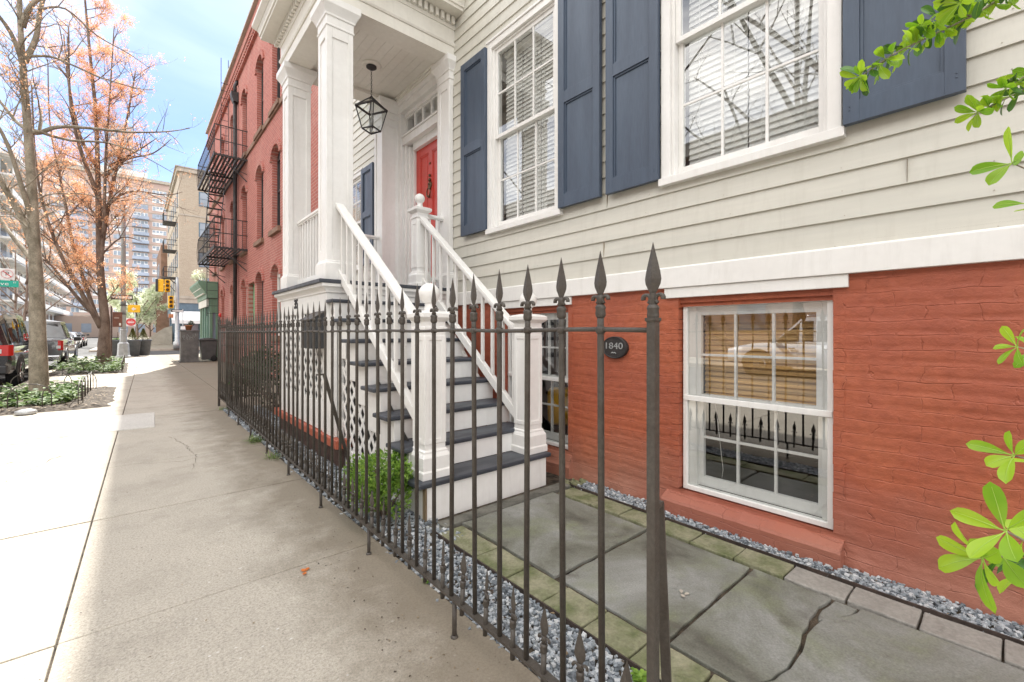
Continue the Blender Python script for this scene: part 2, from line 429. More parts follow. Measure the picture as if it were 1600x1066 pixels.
# ------------------------------------------------------------------ mesh builder
class MB:
    def __init__(s):
        s.v = []; s.f = []; s.m = []; s.sm = []; s.cur = 0
    def add(s, vs, fs, smooth=False):
        b = len(s.v)
        s.v += [tuple(p) for p in vs]
        for f in fs:
            s.f.append([b + i for i in f]); s.m.append(s.cur); s.sm.append(smooth)
    def mi(s, i): s.cur = i; return s
    def quad(s, *p): s.add(p, [list(range(len(p)))])
    def box(s, x0, x1, y0, y1, z0, z1):
        if x0 > x1: x0, x1 = x1, x0
        if y0 > y1: y0, y1 = y1, y0
        if z0 > z1: z0, z1 = z1, z0
        s.add([(x0, y0, z0), (x1, y0, z0), (x1, y1, z0), (x0, y1, z0), (x0, y0, z1), (x1, y0, z1), (x1, y1, z1), (x0, y1, z1)],
              [(0, 3, 2, 1), (4, 5, 6, 7), (0, 1, 5, 4), (1, 2, 6, 5), (2, 3, 7, 6), (3, 0, 4, 7)])
        return s
    def prism(s, poly, axis, a0, a1, smooth=False):
        """poly: 2-D points in the two other axes (cyclic order x,y,z without axis)"""
        n = len(poly)
        def P(q, a):
            if axis == 'x': return (a, q[0], q[1])
            if axis == 'y': return (q[0], a, q[1])
            return (q[0], q[1], a)
        vs = [P(q, a0) for q in poly] + [P(q, a1) for q in poly]
        fs = [list(range(n))[::-1], list(range(n, 2 * n))] + [[i, (i + 1) % n, n + (i + 1) % n, n + i] for i in range(n)]
        area = sum(poly[i][0] * poly[(i + 1) % n][1] - poly[(i + 1) % n][0] * poly[i][1] for i in range(n))
        flip = (area < 0) != (axis == 'y')
        if a1 < a0: flip = not flip
        if flip: fs = [f[::-1] for f in fs]
        s.add(vs, fs, smooth)
        return s
    def beam(s, p0, p1, w, h, up=(0, 0, 1)):
        p0, p1 = Vector(p0), Vector(p1)
        d = (p1 - p0).normalized()
        a = d.cross(Vector(up))
        if a.length < 1e-4: a = d.cross(Vector((1, 0, 0)))
        a.normalize(); b = a.cross(d).normalized()
        a *= w / 2; b *= h / 2
        vs = [p + i * a + j * b for p in (p0, p1) for i, j in ((-1, -1), (1, -1), (1, 1), (-1, 1))]
        s.add(vs, [(0, 1, 2, 3), (7, 6, 5, 4), (0, 4, 5, 1), (1, 5, 6, 2), (2, 6, 7, 3), (3, 7, 4, 0)][::1])
        return s
    def tube(s, pts, r, n=8, caps=True, smooth=True):
        pts = [Vector(p) for p in pts]
        rs = r if isinstance(r, (list, tuple)) else [r] * len(pts)
        vs = []; prev = None
        for i, p in enumerate(pts):
            d = (pts[min(i + 1, len(pts) - 1)] - pts[max(i - 1, 0)])
            d = d.normalized() if d.length > 1e-9 else Vector((0, 0, 1))
            if prev is None:
                a = d.cross(Vector((0, 0, 1)))
                if a.length < .05: a = d.cross(Vector((1, 0, 0)))
            else:
                a = prev - d * prev.dot(d)
            a.normalize(); prev = a
            b = d.cross(a)
            for k in range(n):
                t = 2 * math.pi * k / n
                vs.append(p + (a * math.cos(t) + b * math.sin(t)) * rs[i])
        fs = []
        for i in range(len(pts) - 1):
            for k in range(n):
                k2 = (k + 1) % n
                fs.append((i * n + k, i * n + k2, (i + 1) * n + k2, (i + 1) * n + k))
        if caps:
            fs.append(list(range(n))[::-1]); fs.append([(len(pts) - 1) * n + k for k in range(n)])
        s.add(vs, fs, smooth)
        return s
    def lathe(s, prof, c=(0, 0, 0), n=20, smooth=True, axis='z', caps=True, rot=0.0):
        vs = []; fs = []
        for r, z in prof:
            for k in range(n):
                t = 2 * math.pi * k / n + rot
                a, b = r * math.cos(t), r * math.sin(t)
                q = (a, b, z) if axis == 'z' else ((z, a, b) if axis == 'x' else (a, z, b))
                vs.append((c[0] + q[0], c[1] + q[1], c[2] + q[2]))
        for i in range(len(prof) - 1):
            for k in range(n):
                k2 = (k + 1) % n
                fs.append((i * n + k, i * n + k2, (i + 1) * n + k2, (i + 1) * n + k))
        if caps:
            fs.append(list(range(n))[::-1]); fs.append([(len(prof) - 1) * n + k for k in range(n)])
        if axis == 'y': fs = [f[::-1] for f in fs]
        s.add(vs, fs, smooth)
        return s
    def sqlathe(s, prof, cx, cy, z0=0.0):
        """square section stack: prof = [(half_width, z)]"""
        return s.lathe([(r * math.sqrt(2), z + z0) for r, z in prof], (cx, cy, 0), 4, False, rot=math.pi / 4)
    def ball(s, c, r, n=14, sz=1.0):
        m = n // 2
        prof = [(max(1e-4, r * math.sin(math.pi * i / m)), -r * sz * math.cos(math.pi * i / m)) for i in range(m + 1)]
        return s.lathe(prof, c, n)
    def build(s, name, mats, parent=None, bevel=0, seg=2, loc=None):
        me = bpy.data.meshes.new(name)
        base = Vector(loc) if loc is not None else (Vector(parent['_w']) if parent is not None else Vector((0, 0, 0)))
        me.from_pydata([(p[0] - base.x, p[1] - base.y, p[2] - base.z) for p in s.v], [], s.f)
        if isinstance(mats, str): mats = [mats]
        for m in mats: me.materials.append(MATS[m])
        me.polygons.foreach_set('material_index', s.m)
        me.polygons.foreach_set('use_smooth', s.sm)
        me.update()
        o = bpy.data.objects.new(name, me)
        COL.objects.link(o)
        if parent is not None:
            o.parent = parent
            o.location = base - Vector(parent['_w'])
        else:
            o.location = base
        o['_w'] = tuple(base)
        if bevel:
            b = o.modifiers.new('bevel', 'BEVEL')
            b.width = bevel; b.segments = seg; b.limit_method = 'ANGLE'; b.angle_limit = R(40)
        return o
def thing(name, loc, label, cat, group=None):
    o = bpy.data.objects.new(name, None)
    o.empty_display_size = .2
    COL.objects.link(o)
    o.location = loc; o['_w'] = tuple(float(a) for a in loc)
    return tag(o, label, cat, group)
def tag(o, label, cat, group=None):
    o['label'] = label; o['category'] = cat
    if group: o['group'] = group
    return o
def struct(o, kind='structure'):
    o['kind'] = kind
    return o
def link_copy(o, parent, name=None, loc=None):
    c = o.copy()
    COL.objects.link(c)
    c.parent = parent
    if name: c.name = name
    if loc is not None: c.location = loc
    return c
def copy_tree(o, parent=None):
    kids = list(o.children)
    c = o.copy(); COL.objects.link(c); c.parent = parent
    for k in kids: copy_tree(k, c)
    return c
def text_into(mb, body, size, to_world, depth=.002, width=None, bold=0.0):
    """write letters as mesh into mb; to_world maps (x,y,z_local) to a world point"""
    cu = bpy.data.curves.new('t', 'FONT')
    cu.body = body; cu.size = size; cu.extrude = depth; cu.align_x = 'CENTER'; cu.align_y = 'CENTER'
    cu.offset = bold; cu.resolution_u = 3
    o = bpy.data.objects.new('t', cu)
    COL.objects.link(o)
    dg = bpy.context.evaluated_depsgraph_get()
    me = bpy.data.meshes.new_from_object(o.evaluated_get(dg))
    xs = [v.co.x for v in me.vertices]
    k = 1.0
    if width and xs: k = width / (max(xs) - min(xs))
    mb.add([to_world(v.co.x * k, v.co.y, v.co.z) for v in me.vertices], [list(p.vertices) for p in me.polygons])
    bpy.data.objects.remove(o); bpy.data.curves.remove(cu); bpy.data.meshes.remove(me)
# ------------------------------------------------------------------ ground, road, pavement
rnd = random.Random(3)
g = MB(); g.quad((-1500, -1500, -.20), (1500, -1500, -.20), (1500, 1500, -.20), (-1500, 1500, -.20))
struct(g.build('ground', 'asphalt'))
g = MB()
def sheet(mb, x0, x1, y0, y1, z): mb.quad((x0, y0, z), (x1, y0, z), (x1, y1, z), (x0, y1, z))
sheet(g, -11.5, -2.15, -60, 32, -.15); sheet(g, -90, 90, 32, 43.5, -.15); sheet(g, -11.5, -2.4, 43.5, 420, -.15)
struct(g.build('road', 'asphalt'))
g = MB()
for k in range(8): g.box(-2.2 - .55 * 2 * k - .6, -2.2 - 1.1 * k - .05, 33.2, 36.2, -.149, -.146)
struct(g.build('road_markings', 'sign_white'))
g = MB()
g.box(-2.15, -2.0, -60, 31.75, -.17, .004); g.box(-2.0, 40, 31.75, 31.9, -.17, .004)
g.box(-2.4, 40, 43.5, 43.65, -.17, .004); g.box(-2.4, -2.25, 43.65, 300, -.17, .004)
g.box(-11.65, -11.5, -60, 32, -.17, .004)
struct(g.build('kerb', 'limestone', bevel=.012))

def xl(y): return -.29 + .018 * y
g = MB()
Ys = [-3.44, -1.9, -.42, 1.08, 2.625, 4.18, 5.72, 7.25, 8.75, 10.25, 11.8, 13.3, 14.8, 16.3, 17.8, 19.3, 20.8, 22.3, 23.8, 25.3, 26.8, 28.3, 29.8, 31.74]
for a, b in zip(Ys, Ys[1:]):
    gp = .0045
    cols = [(lambda y: -1.99, xl)]
    if b < 9.0: cols.append((xl, lambda y: 1.165 - .003 * y))
    else: cols += [(xl, lambda y: 1.42), (lambda y: 1.42, lambda y: 2.995)]
    for L, Rr in cols:
        z = rnd.uniform(-.0025, .0025)
        g.prism([(L(a) + gp, a + gp), (Rr(a) - gp, a + gp), (Rr(b) - gp, b - gp), (L(b) + gp, b - gp)], 'z', -.1, z)
struct(g.build('sidewalk', 'sidewalk_concrete', bevel=.005))
g = MB()
sheet(g, -2.0, 3.0, -3.44, 31.75, -.014)
struct(g.build('sidewalk_bed', 'soil'))
g = MB()
g.prism([(-1.0, 7.85), (.225, 7.74), (.262, 9.15), (-1.0, 9.22)], 'z', -.01, .0065)
struct(g.build('sidewalk_patch', 'new_concrete', bevel=.004))
# cement repair strips on the pavement
g = MB()
def ribbon(mb, pts, w, z):
    rr = random.Random(5)
    for i in range(len(pts) - 1):
        p, q = Vector((*pts[i], 0)), Vector((*pts[i + 1], 0))
        d = (q - p).normalized(); a = Vector((-d.y, d.x, 0))
        n = 14
        L = []
        for k in range(n + 1):
            c = p.lerp(q, k / n)
            L.append((c + a * w * rr.uniform(.35, .62), c - a * w * rr.uniform(.35, .62)))
        for k in range(n):
            mb.quad((L[k][1].x, L[k][1].y, z), (L[k + 1][1].x, L[k + 1][1].y, z), (L[k + 1][0].x, L[k + 1][0].y, z), (L[k][0].x, L[k][0].y, z))
ribbon(g, [(.95, 7.1), (.42, 6.75), (.34, 5.7), (.42, 4.95)], .055, .0052)
ribbon(g, [(.36, 4.98), (.95, 5.35)], .07, .0056)

g = MB()
sheet(g, -15.5, -11.65, -60, 32, .0); sheet(g, -2.25, 40, 43.65, 300, .0); sheet(g, 3.0, 40, 31.0, 31.75, .0); sheet(g, -60, -11.65, 43.65, 300, 0)
struct(g.build('far_sidewalk', 'sidewalk_concrete'))

g = MB()
def crack(mb, pts, w, z, seed):
    rr = random.Random(seed); P = []
    for (a, b) in zip(pts, pts[1:]):
        n = max(3, int(math.dist(a, b) / .05))
        for k in range(n): t = k / n; P.append((a[0] + (b[0] - a[0]) * t + rr.gauss(0, .009), a[1] + (b[1] - a[1]) * t + rr.gauss(0, .009)))
    P.append(pts[-1])
    L = []
    for i, p in enumerate(P):
        q = P[min(i + 1, len(P) - 1)]; o = P[max(0, i - 1)]
        d = Vector((q[0] - o[0], q[1] - o[1], 0)).normalized(); h = w * rr.uniform(.2, 1) * (1 - .8 * abs(i / len(P) - .4))
        L.append(((p[0] - d.y * h, p[1] + d.x * h, z), (p[0] + d.y * h, p[1] - d.x * h, z)))
    for a, b in zip(L, L[1:]): mb.quad(a[1], b[1], b[0], a[0])
for i, (pts, w) in enumerate((([(-1.9, 7.4), (-1.3, 7.7), (-.9, 7.55), (-.35, 7.9)], .008), ([(-1.9, 6.5), (-1.2, 6.7), (-.7, 6.45), (-.3, 6.7)], .006), ([(-1.2, 5.9), (-.9, 6.6), (-.5, 6.5)], .005), ([(-.9, 5.6), (-.6, 6.5), (-.4, 7.2)], .004),
        ([(.0, 5.7), (.35, 5.5), (.72, 5.62)], .003), ([(.34, 6.9), (.45, 6.3), (.5, 5.6), (.42, 5.1)], .0035), ([(-1.7, 3.3), (-1.1, 3.5), (-.8, 3.3)], .004), ([(.55, 7.9), (.9, 8.1), (1.12, 7.9)], .004))):
    crack(g, pts, w, .0062, i)
struct(g.build('sidewalk_crack', 'soil'))
# soil of the front yard and its paving
g = MB(); sheet(g, 1.0, 3.05, -3.4, 9.4, -.028)
struct(g.build('yard_soil', 'soil'))
def rough(mb, x0, x1, y0, y1, z0, z1, j=.006, step=.07, seed=0):
    r = random.Random(seed)
    P = []
    def edge(a, b):
        L = math.dist(a, b); n = max(2, int(L / step))
        for i in range(n):
            t = i / n
            q = (a[0] + (b[0] - a[0]) * t, a[1] + (b[1] - a[1]) * t)
            P.append((q[0] + r.uniform(-j, j), q[1] + r.uniform(-j, j)))
    edge((x0, y0), (x1, y0)); edge((x1, y0), (x1, y1)); edge((x1, y1), (x0, y1)); edge((x0, y1), (x0, y0))
    mb.prism(P, 'z', z0, z1)
g = MB()
rough(g, 1.70, 2.575, 1.625, 2.49, -.03, .004, .005, seed=1)
rough(g, 1.70, 2.585, .985, 1.60, -.03, .000, .005, seed=2)
g.prism([(1.70, .965), (1.70, .648), (1.76, .640), (1.81, .618), (1.86, .612), (1.92, .598), (1.99, .600), (2.06, .603), (2.12, .609), (2.19, .624), (2.26, .622), (2.33, .634), (2.40, .630), (2.46, .634), (2.52, .618), (2.585, .612), (2.585, .965)][::-1], 'z', -.03, .002)
g.prism([(1.70, .640), (1.76, .631), (1.81, .606), (1.86, .600), (1.92, .586), (1.99, .587), (2.06, .586), (2.12, .594), (2.19, .606), (2.26, .603), (2.31, .598), (2.36, .590), (2.41, .555), (2.47, .525), (2.53, .502), (2.585, .498), (2.585, -.5), (1.70, -.5)][::-1], 'z', -.03, .006)
g.prism([(2.35, .606), (2.40, .572), (2.45, .546), (2.52, .517), (2.585, .510), (2.585, .598), (2.51, .606), (2.45, .618), (2.39, .616)], 'z', -.03, -.004)
rough(g, 1.70, 2.585, -1.6, -.52, -.03, .002, .004, seed=3)
struct(g.build('paving_slabs', 'bluestone', bevel=.005))
g = MB()
ys = [2.46, 2.06, 1.78, 1.51, 1.262, 1.022, .77, .51, .25, -.01, -.27]
for i in range(len(ys) - 1): rough(g, 1.487, 1.672, ys[i + 1] + .004, ys[i] - .004, -.03, .005 + .004 * (i % 2), .003, .06, 20 + i)
ys = [2.46, 2.13, 1.87, 1.605, 1.345, 1.085, .828, .56, .305, .056, -.21, -.47]
for i in range(len(ys) - 1):
    g.mi(0 if ys[i + 1] > .8 else 1)
    rough(g, 2.603, 2.782, ys[i + 1] + .004, ys[i] - .004, -.03, .006 + .004 * (i % 2), .003, .06, 40 + i)
struct(g.build('paving_border', ['mossy_paver', 'grey_paver'], bevel=.006))
g = MB()
rough(g, 1.56, 2.80, 2.49, 2.60, -.03, .012, .004, .08, 71)
g.box(1.5, 1.56, 2.50, 2.62, -.03, .0)
struct(g.build('step_kerb', 'kerb_stone', bevel=.006))
g = MB()
g.box(1.470, 1.477, -.6, 2.5, -.03, .016); g.box(2.792, 2.800, -.9, 2.5, -.03, .018)
struct(g.build('steel_edging', 'steel_edge'))
g = MB()
for i in range(26):
    x, y = rnd.uniform(2.80, 2.99), rnd.uniform(2.42, 2.62)
    s_ = rnd.uniform(.012, .035)
    g.lathe([(s_ * .7, -.02), (s_, 0), (s_ * .6, s_ * .5)], (x, y, 0), 6, False, rot=rnd.random() * 3)
struct(g.build('rubble', 'mossy_paver'), 'stuff')['label'] = 'mossy rubble'

def stones(mb, x0, x1, y0, y1, n, s0, s1, z0, z1, seed, edge=None):
    r = random.Random(seed)
    for _ in range(n):
        x, y = r.uniform(x0, x1), r.uniform(y0, y1)
        if edge and not edge(x, y, r): continue
        z = r.uniform(z0, z1); s = r.uniform(s0, s1)
        sx, sy, sz = s * r.uniform(.7, 1.25), s * r.uniform(.7, 1.25), s * r.uniform(.45, .8)
        M = Matrix.Rotation(r.uniform(0, 6.3), 3, 'Z') @ Matrix.Rotation(r.uniform(-.6, .6), 3, 'X')
        vs = []
        for kz in (-1, 1):
            for kx, ky in ((-1, -1), (1, -1), (1, 1), (-1, 1)):
                q = M @ Vector((kx * sx * r.uniform(.55, 1), ky * sy * r.uniform(.55, 1), kz * sz * r.uniform(.6, 1)))
                vs.append((x + q.x, y + q.y, z + q.z))
        mb.add(vs, [(0, 3, 2, 1), (4, 5, 6, 7), (0, 1, 5, 4), (1, 2, 6, 5), (2, 3, 7, 6), (3, 0, 4, 7)])
g = MB()
def lft(x, y, r): return x > 1.165 - .003 * y + .03 * noise.noise(Vector((y * 3, 0, 0))) or (r.random() < .05)
stones(g, 1.11, 1.47, .1, 2.3, 5900, .006, .0125, -.022, .004, 1, lft)
stones(g, 1.11, 1.60, 2.3, 4.6, 4900, .007, .0135, -.022, .006, 2, lft)
stones(g, 1.12, 1.7, 4.6, 8.9, 3800, .010, .020, -.022, .006, 3, lft)
stones(g, 2.802, 2.995, -.4, 2.45, 4600, .006, .0125, -.018, .010, 4)
struct(tag(g.build('gravel', 'gravel'), 'grey blue crushed stone gravel filling the strips beside the fence and the brick wall', 'gravel'), 'stuff')

# ------------------------------------------------------------------ the clapboard house
H = thing('clapboard_house', (3.0, 2.0, 0), 'beige clapboard house on a painted brick basement, with white porch and stairs', 'house')
W0 = 3.0
HY0, HY1 = -4.0, 9.2           # street front of the house along the pavement
WIN = [(.700, 1.705, 2.43, 4.42), (2.815, 3.815, 2.43, 4.42), (7.40, 8.40, 2.43, 4.03)]   # y0,y1,z0,z1 holes in the clapboards
DOORH = (4.86, 6.02, 1.80, 4.50)
holes = WIN + [DOORH]
g = MB()
zs = [1.76, 1.925]
while zs[-1] < 8.4: zs.append(zs[-1] + .1335)
for a, b in zip(zs, zs[1:]):
    cuts = sorted({a, b} | {h[2] for h in holes if a < h[2] < b} | {h[3] for h in holes if a < h[3] < b})
    def X(z): return W0 - .015 + .013 * (z - a) / (b - a)
    for c, d in zip(cuts, cuts[1:]):
        ivs = [(HY0, HY1)]
        for h in holes:
            if h[2] < (c + d) / 2 < h[3]:
                ivs = [q for (p0, p1) in ivs for q in ((p0, min(p1, h[0])), (max(p0, h[1]), p1)) if q[1] - q[0] > 1e-4]
        for p0, p1 in ivs:
            n = max(1, int((p1 - p0) / .5))
            for k in range(n):
                q0, q1 = p0 + (p1 - p0) * k / n, p0 + (p1 - p0) * (k + 1) / n
                w = lambda y: .0016 * noise.noise(Vector((y * 1.1, a * 9, 0)))
                g.quad((X(c) + w(q1), q1, c + w(q1) * .6), (X(c) + w(q0), q0, c + w(q0) * .6), (X(d), q0, d), (X(d), q1, d))
                if c == a:
                    g.quad((W0 + .002, q1, a), (W0 + .002, q0, a), (X(a) + w(q0), q0, a + w(q0) * .6), (X(a) + w(q1), q1, a + w(q1) * .6))
# butt joints between boards
g.mi(1)
rj = random.Random(11)
for i, a in enumerate(zs[1:22]):
    for y in (rj.uniform(-1, .5), rj.uniform(1.9, 2.6) if i % 3 == 0 else rj.uniform(6.2, 6.6)):
        if any(h[0] - .12 < y < h[1] + .12 and h[2] - .1 < a + .06 < h[3] + .1 for h in holes): continue
        g.box(W0 - .0162, W0 - .006, y, y + .0015, a + .004, a + .125)
g.mi(2)
for i, a in enumerate(zs[:24]):
    for k in range(9):
        y = -.55 + .61 * k + rj.uniform(-.03, .03)
        if y > 4.5 or any(h[0] - .14 < y < h[1] + .14 and h[2] - .1 < a + .03 < h[3] + .1 for h in holes): continue
        g.lathe([(.0032, -.0145), (.0030, -.0158)], (W0, y, a + .022 + rj.uniform(-.004, .004)), 6, False, 'x')
cl = g.build('clapboard_wall', ['clapboard_paint', 'bare_wood', 'limestone'], H)

# basement wall with real relief
BW = [(.70, 1.635, .165, 1.545), (2.70, 3.62, .215, 1.545)]
def relief(y, z):
    wy = y + .012 * noise.noise(Vector((y * 5, z * 9, 1)))
    wz = z + .011 * noise.noise(Vector((y * 3.1, z * 3, 7))) + .006 * noise.noise(Vector((y * 14, z * 5, 3)))
    row = math.floor(wz / .0765)
    fz = wz / .0765 - row
    fy = (wy / .212 + (.5 if row % 2 else 0) + .17 * math.sin(row * 5.1)) % 1.0
    dz = min(fz, 1 - fz) * .0765
    dy = min(fy, 1 - fy) * .212
    m = 1 - min(1, dz / .014)
    m2 = (1 - min(1, dy / .009)) * .6
    fade = .5 + .6 * max(0, min(1, .5 + 1.4 * noise.noise(Vector((y * .9, z * 1.3, 2)))))
    d = .0048 * max(m, m2) ** 1.3 * fade
    br = .0028 * noise.noise(Vector((row * 3.7, math.floor(wy / .212 + (.5 if row % 2 else 0)) * 2.9, 5)))
    l = .0016 * noise.noise(Vector((y * 7, z * 9, 9))) + .0018 * noise.noise(Vector((y * 26, z * 30, 4))) + .004 * noise.noise(Vector((y * 1.7, z * 2.2, 14)))
    foot = -.02 * max(0, (.12 - z) / .12) * (1 + noise.noise(Vector((y * 6, 0, 3))))
    return W0 + d - br - l + foot
def grid(lo, hi, step, marks):
    pts = sorted({lo, hi} | {m for m in marks if lo < m < hi})
    out = []
    for a, b in zip(pts, pts[1:]):
        n = max(1, round((b - a) / step))
        out += [a + (b - a) * k / n for k in range(n)]
    return out + [hi]
gy = grid(-.35, 4.5, .0115, [q for w in BW for q in w[:2]])
gz = grid(-.06, 1.64, .0115, [q for w in BW for q in w[2:]])
vs = []; fs = []; idx = {}
for j, z in enumerate(gz):
    for i, y in enumerate(gy):
        idx[i, j] = len(vs); vs.append((relief(y, z), y, z))
for j in range(len(gz) - 1):
    for i in range(len(gy) - 1):
        cy, cz = (gy[i] + gy[i + 1]) / 2, (gz[j] + gz[j + 1]) / 2
        if any(w[0] < cy < w[1] and w[2] < cz < w[3] for w in BW): continue
        fs.append((idx[i + 1, j], idx[i, j], idx[i, j + 1], idx[i + 1, j + 1]))
g = MB(); g.add(vs, fs, True)
# plain continuation of the wall outside the close range, jambs of the openings
g.quad((W0, -.35, -.06), (W0, -4, -.06), (W0, -4, 1.64), (W0, -.35, 1.64))
g.quad((W0, HY1, -.06), (W0, 4.5, -.06), (W0, 4.5, 1.64), (W0, HY1, 1.64))
for (y0, y1, z0, z1) in BW:
    for k in range(18):       # coursed jambs
        a, b = z0 + (z1 - z0) * k / 18, z0 + (z1 - z0) * (k + 1) / 18
        o_ = rnd.uniform(0, .006)
        g.box(W0 - .006 + o_, W0 + .10, y1 - o_, y1 + .05, a + .004, b)
        g.box(W0 - .004 + o_, W0 + .10, y0 - .05, y0 + o_, a + .003, b)
    g.box(W0 + .012, W0 + .10, y0, y1, z1 - .035, z1 + .03); g.box(W0 + .03, W0 + .10, y0, y1, z1 - .062, z1 - .035)
bw_ = g.build('basement_wall', 'painted_brick', H)
# projecting sills
for (y0, y1, z0, z1), pr in zip(BW, (.085, .05)):
    s_ = MB()
    a, b = y0 - .05, y1 + .09
    n = 30
    P = []
    for k in range(n + 1):
        y = a + (b - a) * k / n
        e = .004 * noise.noise(Vector((y * 9, 2, 1))); t = .004 * noise.noise(Vector((y * 13, 5, 1)))
        P.append([(W0 + .10, y, -.03), (W0 - pr + e * 2, y, -.03), (W0 - pr + e, y, .085 + t), (W0 - pr + .012 + e, y, .103 + t), (W0 - .01, y, z0 - .028 + t), (W0 + .10, y, z0 - .004)])
    vs = [q for r_ in P for q in r_]
    fs = [(k * 6 + j, k * 6 + j + 1, (k + 1) * 6 + j + 1, (k + 1) * 6 + j) for k in range(n) for j in range(5)]
    fs += [tuple(range(5, -1, -1)), tuple(n * 6 + j for j in range(6))]
    s_.add(vs, fs, False)
    s_.build('window_sill', 'painted_brick', H)
# white water table and lintel boards
g = MB()
g.box(W0 - .035, W0 + .01, HY0, HY1, 1.622, 1.765)
g.prism([(W0 - .035, 1.765), (W0 - .012, 1.765), (W0 - .012, 1.778)], 'y', HY0, HY1)
for (y0, y1) in ((.63, 1.735), (2.655, 3.66)):
    g.box(W0 - .022, W0 + .012, y0, y1, 1.548, 1.621)
g.build('water_table', 'white_paint', H, bevel=.003)
# shell, rooms and roof
g = MB()
sx0, sx1 = W0 + .14, 11.0
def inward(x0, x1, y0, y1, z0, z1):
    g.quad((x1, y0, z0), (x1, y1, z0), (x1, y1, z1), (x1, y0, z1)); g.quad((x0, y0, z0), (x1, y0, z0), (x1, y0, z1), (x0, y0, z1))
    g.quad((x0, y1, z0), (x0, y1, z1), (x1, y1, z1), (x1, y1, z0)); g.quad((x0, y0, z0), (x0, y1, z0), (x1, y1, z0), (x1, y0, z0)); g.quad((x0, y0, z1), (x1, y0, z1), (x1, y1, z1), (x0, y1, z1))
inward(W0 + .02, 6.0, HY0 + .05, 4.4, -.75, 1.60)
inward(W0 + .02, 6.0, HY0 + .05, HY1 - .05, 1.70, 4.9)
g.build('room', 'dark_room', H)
g = MB()
g.box(W0 + .03, sx1, HY0, HY0 + .04, -.8, 8.4); g.box(W0 + .03, sx1, HY1 - .04, HY1, -.8, 8.4); g.box(sx1 - .04, sx1, HY0 + .04, HY1 - .04, -.8, 8.4)
g.build('side_wall', 'clapboard_paint', H)
g = MB(); g.box(W0 - .45, sx1 + .1, HY0 - .2, HY1 + .1, 8.4, 8.7)
g.build('roof', 'white_paint', H)

# ---- windows
def sash(mb, x, y0, y1, z0, z1, st, top, bot, cols, rows, mun=.017, d=.035, mfront=.004):
    """one sash: stiles, rails and muntins (front face at x)"""
    mb.box(x, x + d, y0, y0 + st, z0, z1); mb.box(x, x + d, y1 - st, y1, z0, z1)
    mb.box(x + .0005, x + d, y0 + st, y1 - st, z0, z0 + bot); mb.box(x + .0005, x + d, y0 + st, y1 - st, z1 - top, z1)
    a, b, c, e = y0 + st, y1 - st, z0 + bot, z1 - top
    for k in range(1, cols):
        y = a + (b - a) * k / cols
        mb.box(x + mfront, x + d - .006, y - mun / 2, y + mun / 2, c, e)
    for k in range(1, rows):
        z = c + (e - c) * k / rows
        mb.box(x + mfront + .0015, x + d - .0075, a, b, z - mun / 2, z + mun / 2)
    return a, b, c, e
def pane(x, a, b, c, e, parent):
    q = MB(); q.quad((x, b, c), (x, a, c), (x, a, e), (x, b, e))
    return q.build('glass', 'window_glass', parent)
def blind(x, y0, y1, z0, z1, m, parent, pitch=.043, w=.050, tilt=52, groups=1, cords=2):
    q = MB()
    n = int((z1 - z0) / pitch)
    ca, sa = math.cos(R(tilt)) * w / 2, math.sin(R(tilt)) * w / 2
    r = random.Random(int(y0 * 100) + int(z0 * 10))
    for gi in range(groups):
        a = y0 + (y1 - y0) * gi / groups + .004; b = y0 + (y1 - y0) * (gi + 1) / groups - .004
        for k in range(n):
            z = z0 + pitch * (k + .5) + r.uniform(-.0015, .0015)
            dz = r.uniform(-.002, .002)
            q.add([(x - ca, a, z - sa), (x - ca, b, z - sa + dz), (x + ca, b, z + sa + dz), (x + ca, a, z + sa),
                   (x - ca + .001, a, z - sa + .003), (x - ca + .001, b, z - sa + .003 + dz), (x + ca + .001, b, z + sa + .003 + dz), (x + ca + .001, a, z + sa + .003)],
                  [(0, 1, 2, 3), (7, 6, 5, 4), (0, 4, 5, 1), (3, 2, 6, 7), (0, 3, 7, 4), (1, 5, 6, 2)])
        for c_ in range(cords):
            y = a + (b - a) * (.2 + .6 * c_ / max(1, cords - 1))
            q.box(x - ca - .004, x - ca - .002, y - .0018, y + .0018, z0, z1)
        q.box(x - .03, x + .03, a, b, z1 - .035, z1 + .01)
        q.box(x - .025, x + .025, a, b, z0 - .012, z0 + .008)
    return q.build('blind', m, parent)
